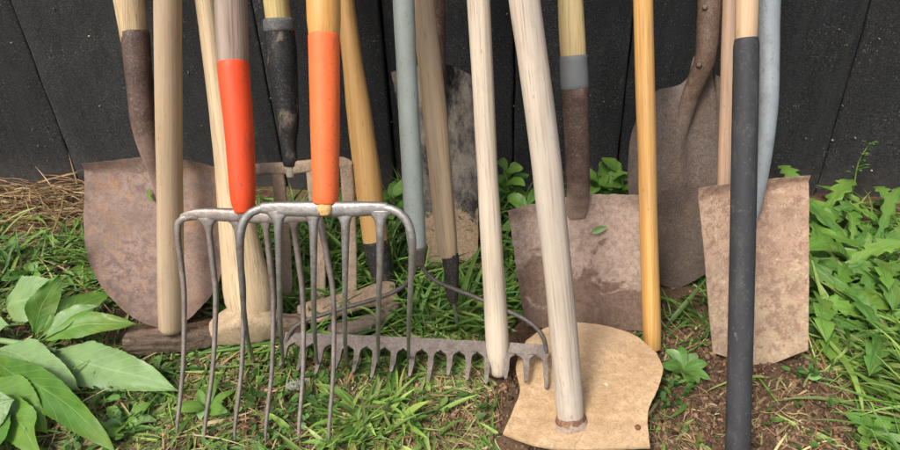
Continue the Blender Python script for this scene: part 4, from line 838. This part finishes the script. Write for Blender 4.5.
g += [patch(1600, -2.2, -1.0, -1.3, -.12, (.05, .13), (.003, .006), (.3, 1.1), (.4, 1.3), GREEN + LIME, clump=.04), patch(1600, -1.6, 1.6, -1.7, -.95, (.04, .12), (.003, .006), (.3, 1.0), (.4, 1.3), GREEN + LIME, clump=.04), patch(800, 1.0, 1.9, -1.3, -.06, (.06, .15), (.003, .006), (.3, 1.0), (.4, 1.3), GREEN + LIME, clump=.04),
      patch(2600, -.72, .30, -.80, -.50, (.015, .055), (.0025, .0055), (-.05, .30), (0, .4), CUT, clump=.03), patch(900, -.36, .16, -.50, -.30, (.03, .09), (.003, .006), (0, .4), (0, .5), CUT, clump=.03),
      patch(700, .50, .86, -.75, -.35, (.03, .12), (.003, .006), (.0, .45), (0, .5), LIME, clump=.03), patch(700, -1.05, -.5, -.5, -.2, (.02, .07), (.0025, .0055), (0, .4), (0, .5), CUT, clump=.03)]
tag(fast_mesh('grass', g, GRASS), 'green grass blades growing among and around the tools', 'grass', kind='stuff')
d = [patch(1700, .25, .72, -.78, -.40, (.010, .04), (.0008, .0022), (-.05, .4), (0, .5), DRY), patch(3400, -.62, .15, -.80, -.52, (.012, .06), (.0008, .0026), (-.05, .4), (0, .5), DRY), patch(2300, -1.0, .85, -.85, -.03, (.02, .08), (.0012, .0030), (-.05, .28), (0, .4), DRY, dens=6.0), patch(1000, -.55, .12, -.80, -.50, (.03, .10), (.0012, .0032), (0, .35), (0, .5), DRY, dens=9.0),
     patch(500, .0, .75, -.80, -.42, (.02, .09), (.0010, .0026), (0, .3), (0, .4), DRY, dens=4.0), patch(260, -.75, .75, -.80, -.30, (.09, .17), (.0016, .003), (.05, .35), (.1, .5), [(.48, .42, .20), (.52, .44, .25), (.40, .40, .16)])]
tag(fast_mesh('dry_grass', d, DRYM), 'dead brown and tan grass lying flat on the soil', 'dry grass', kind='stuff')
# straw heap along the foot of the wall at the left
n = 1300; x = rng.uniform(-1.35, -.74, n); y = np.minimum(-.012, -np.abs(rng.normal(0, .085, n)) - .012)
zz = np.array([gz(a, b) for a, b in zip(x, y)]) + rng.random(n) * .034 * np.clip(1 + y / .19, .05, 1)
hd = np.where(rng.random(n) < .6, rng.normal(0, .5, n), rng.uniform(0, 6.28, n)) + np.where(rng.random(n) < .5, math.pi, 0)
st = blades(x, y, rng.uniform(.04, .13, n), rng.uniform(.0014, .0042, n), rng.uniform(-.15, .35, n), rng.uniform(0, .4, n), hd, pal(n, [(.33, .235, .12), (.26, .17, .085), (.45, .34, .19), (.17, .105, .05), (.30, .18, .08)]), z0=zz, curl=.25, keep_z=.0)
st2 = blades(np.array([-.885, -.878, -.80, -.93]), np.array([-.03, -.05, -.09, -.04]), np.array([.10, .15, .16, .09]), np.full(4, .0028), np.array([1.45, .45, .22, 1.0]), np.array([.05, .1, .1, .3]), np.array([1.7, -.4, 3.0, 2.6]), pal(4, [(.55, .42, .23)]), curl=.1)
tag(fast_mesh('straw', [st, st2], DRYM), 'heap of tan straw along the foot of the black wall at the left', 'straw', kind='stuff')
# soil crumbs
def ico():
    p = (1 + 5 ** .5) / 2; v = np.array([(-1, p, 0), (1, p, 0), (-1, -p, 0), (1, -p, 0), (0, -1, p), (0, 1, p), (0, -1, -p), (0, 1, -p), (p, 0, -1), (p, 0, 1), (-p, 0, -1), (-p, 0, 1)]); v /= np.linalg.norm(v[0])
    f = np.array([(0, 11, 5), (0, 5, 1), (0, 1, 7), (0, 7, 10), (0, 10, 11), (1, 5, 9), (5, 11, 4), (11, 10, 2), (10, 7, 6), (7, 1, 8), (3, 9, 4), (3, 4, 2), (3, 2, 6), (3, 6, 8), (3, 8, 9), (4, 9, 5), (2, 4, 11), (6, 2, 10), (8, 6, 7), (9, 8, 1)]); return v, f
iv, jf = ico()
def crumbs(n, x0, x1, y0, y1, smin, smax, cols):
    x, y = rng.uniform(x0, x1, n), rng.uniform(y0, y1, n); s = smin + (smax - smin) * rng.random(n) ** 3
    z = np.array([gz(a, b) for a, b in zip(x, y)]) + s * .3
    V = iv[None] * s[:, None, None] * rng.uniform(.4, 1.4, (n, 12, 1)) * rng.uniform(.6, 1.3, (n, 1, 3)) + np.stack([x, y, z], 1)[:, None]
    F = (jf[None] + (np.arange(n) * 12)[:, None, None]).reshape(-1, 3); C = np.ones((n, 12, 4)); C[..., :3] = pal(n, cols, .3)[:, None]
    return V.reshape(-1, 3), F, C.reshape(-1, 4)
SOILC = [(.13, .08, .05), (.19, .118, .07), (.26, .165, .10), (.09, .055, .035)]
tag(fast_mesh('soil_crumbs', [crumbs(5000, -.95, .85, -.85, -.03, .0008, .0050, SOILC), crumbs(8000, .28, .68, -.76, -.42, .0008, .0048, SOILC), crumbs(1600, -.85, -.6, -.35, -.18, .0008, .006, SOILC), crumbs(5000, -.4, .3, -.76, -.52, .0008, .005, SOILC)], tint_mat('crumb_soil', .95, 0, .12, True)),
    'loose crumbs and clods of brown earth over the ground', 'soil', kind='stuff')
# small round-leaved ground cover
def cover(n, x0, x1, y0, y1, dens, zmax=.02):
    x, y = rng.uniform(x0, x1, n), rng.uniform(y0, y1, n); f = np.array([mnoise.noise(Vector((a * 7, b * 7, dens))) for a, b in zip(x, y)]); k = f > .05; x, y = x[k], y[k]; n = len(x)
    z = np.array([gz(a, b) for a, b in zip(x, y)]) + rng.uniform(.004, zmax, n); r = rng.uniform(.0025, .0060, n); el = rng.uniform(1.0, 1.8, n)
    a = np.linspace(0, 2 * math.pi, 9)[:-1]; nx_, ny_ = rng.normal(0, .45, n), rng.normal(-.25, .45, n); V = np.zeros((n, 9, 3)); V[:, 0] = np.stack([x, y, z - r * .18], 1)
    rot = rng.uniform(0, 6.28, n)
    for i, q in enumerate(a):
        rr_ = r * (1 + .45 * math.cos(q) ** 3); lx, ly = rr_ * math.cos(q) * 1.35, rr_ * math.sin(q) * .72; px, py = lx * np.cos(rot) - ly * np.sin(rot), lx * np.sin(rot) + ly * np.cos(rot); V[:, i + 1] = np.stack([x + px, y + py, z + px * nx_ + py * ny_], 1)
    tri = np.array([(0, i + 1, (i + 1) % 8 + 1) for i in range(8)]); F = (tri[None] + (np.arange(n) * 9)[:, None, None]).reshape(-1, 3)
    ok = ~in_way(V); keep = np.repeat(ok, 8); C = np.ones((n, 9, 4)); C[..., :3] = pal(n, [(.085, .19, .04), (.12, .25, .055), (.16, .28, .07), (.06, .14, .035)])[:, None]
    return V.reshape(-1, 3), F[keep], C.reshape(-1, 4)
tag(fast_mesh('ground_cover', [cover(3000, -1.0, .85, -.85, -.05, 2.2), cover(1300, .28, .52, -.66, -.40, 5.5), cover(1500, -1.05, -.6, -.5, -.2, 7.7), cover(1100, -.5, -.1, -.75, -.5, 9.1)], GRASS), 'small round-leaved green ground cover between the grass', 'ground cover', kind='stuff')
# clippings stuck to the black boards
n = 260; x = rng.uniform(-1.2, 1.1, n); z = .03 + .75 * rng.random(n) ** 1.3; L = rng.uniform(.0010, .0034, n) * (1 + (rng.random(n) < .06) * 2.0); a = rng.uniform(0, math.pi, n); w = rng.uniform(.0002, .00045, n)
ux, uz = np.cos(a) * L / 2, np.sin(a) * L / 2; wx, wz = -np.sin(a) * w, np.cos(a) * w; V = np.zeros((n, 8, 3)); yy = -.0012 - rng.random(n) * .001
for i, (su, sw, sy) in enumerate([(-1, -1, 0), (1, -1, 0), (1, 1, 0), (-1, 1, 0), (-1, -1, 1), (1, -1, 1), (1, 1, 1), (-1, 1, 1)]): V[:, i] = np.stack([x + su * ux + sw * wx, yy + sy * .006, z + su * uz + sw * wz], 1)
q = np.array([(0, 1, 2, 3), (0, 4, 5, 1), (1, 5, 6, 2), (2, 6, 7, 3), (3, 7, 4, 0)]); F = (q[None] + (np.arange(n) * 8)[:, None, None]).reshape(-1, 4)
C = np.ones((n, 8, 4)); C[..., :3] = pal(n, [(.22, .20, .16), (.32, .29, .22), (.15, .14, .12), (.16, .17, .10)], .3)[:, None]
tag(fast_mesh('grass_clippings', [(V.reshape(-1, 3), F, C.reshape(-1, 4))], DRYM), 'tiny dry grass clippings stuck to the black boards', 'clippings', kind='stuff')

# ------------------------------------------------------------------ small fallen things
def on_tool(mat, a, b, c): return mat @ Vector((a, c, b))
M1, M13 = frame((-.4871, -.4676, .004), (.1192, .2962, .9476), 9), frame((.2008, -.4256, .0), (-.0614, .3114, .9483))
for nm, lab, Mx, p, q, w, c0, tone in (('fallen_leaf', 'tiny bright green leaf stuck on the pinkish shovel blade', M1, (-.0125, .236), (-.0055, .216), .011, .0085, 'bright'),
                                     ('fallen_leaf', 'small pale green leaf stuck on the muddy square shovel blade', M13, (.020, .158), (.044, .166), .011, .006, 'pale')):
    a_, b_ = on_tool(Mx, p[0], p[1], c0), on_tool(Mx, q[0], q[1], c0); V, F, UV = leaf_data(tuple(a_), tuple(b_), w, .001, 1.2, 'simple', 3, 10, .3)
    V = [v - a_ for v in V]; o = mesh_obj(nm, V, F, LEAF[tone], None, uv=UV); o.location = a_; tag(o, lab, 'leaf')
n = 70; ft = []
a = rng.uniform(-1, 1, n); t_ = rng.random(n); x = -.222 + .030 * t_; y = -.598 + .018 * t_
ft = blades(x, y, rng.uniform(.008, .018, n) * (1.1 - t_), np.full(n, .0009), rng.uniform(.0, .9, n), rng.uniform(0, .5, n), .55 + np.sign(a) * rng.uniform(.5, 1.2, n), pal(n, [(.55, .55, .50), (.45, .46, .42)], .06), z0=np.full(n, .022), curl=.2, check=False)
o = fast_mesh('feather', [ft], DRYM); tag(o, 'small fluffy white feather lying in the grass before the forks', 'feather')
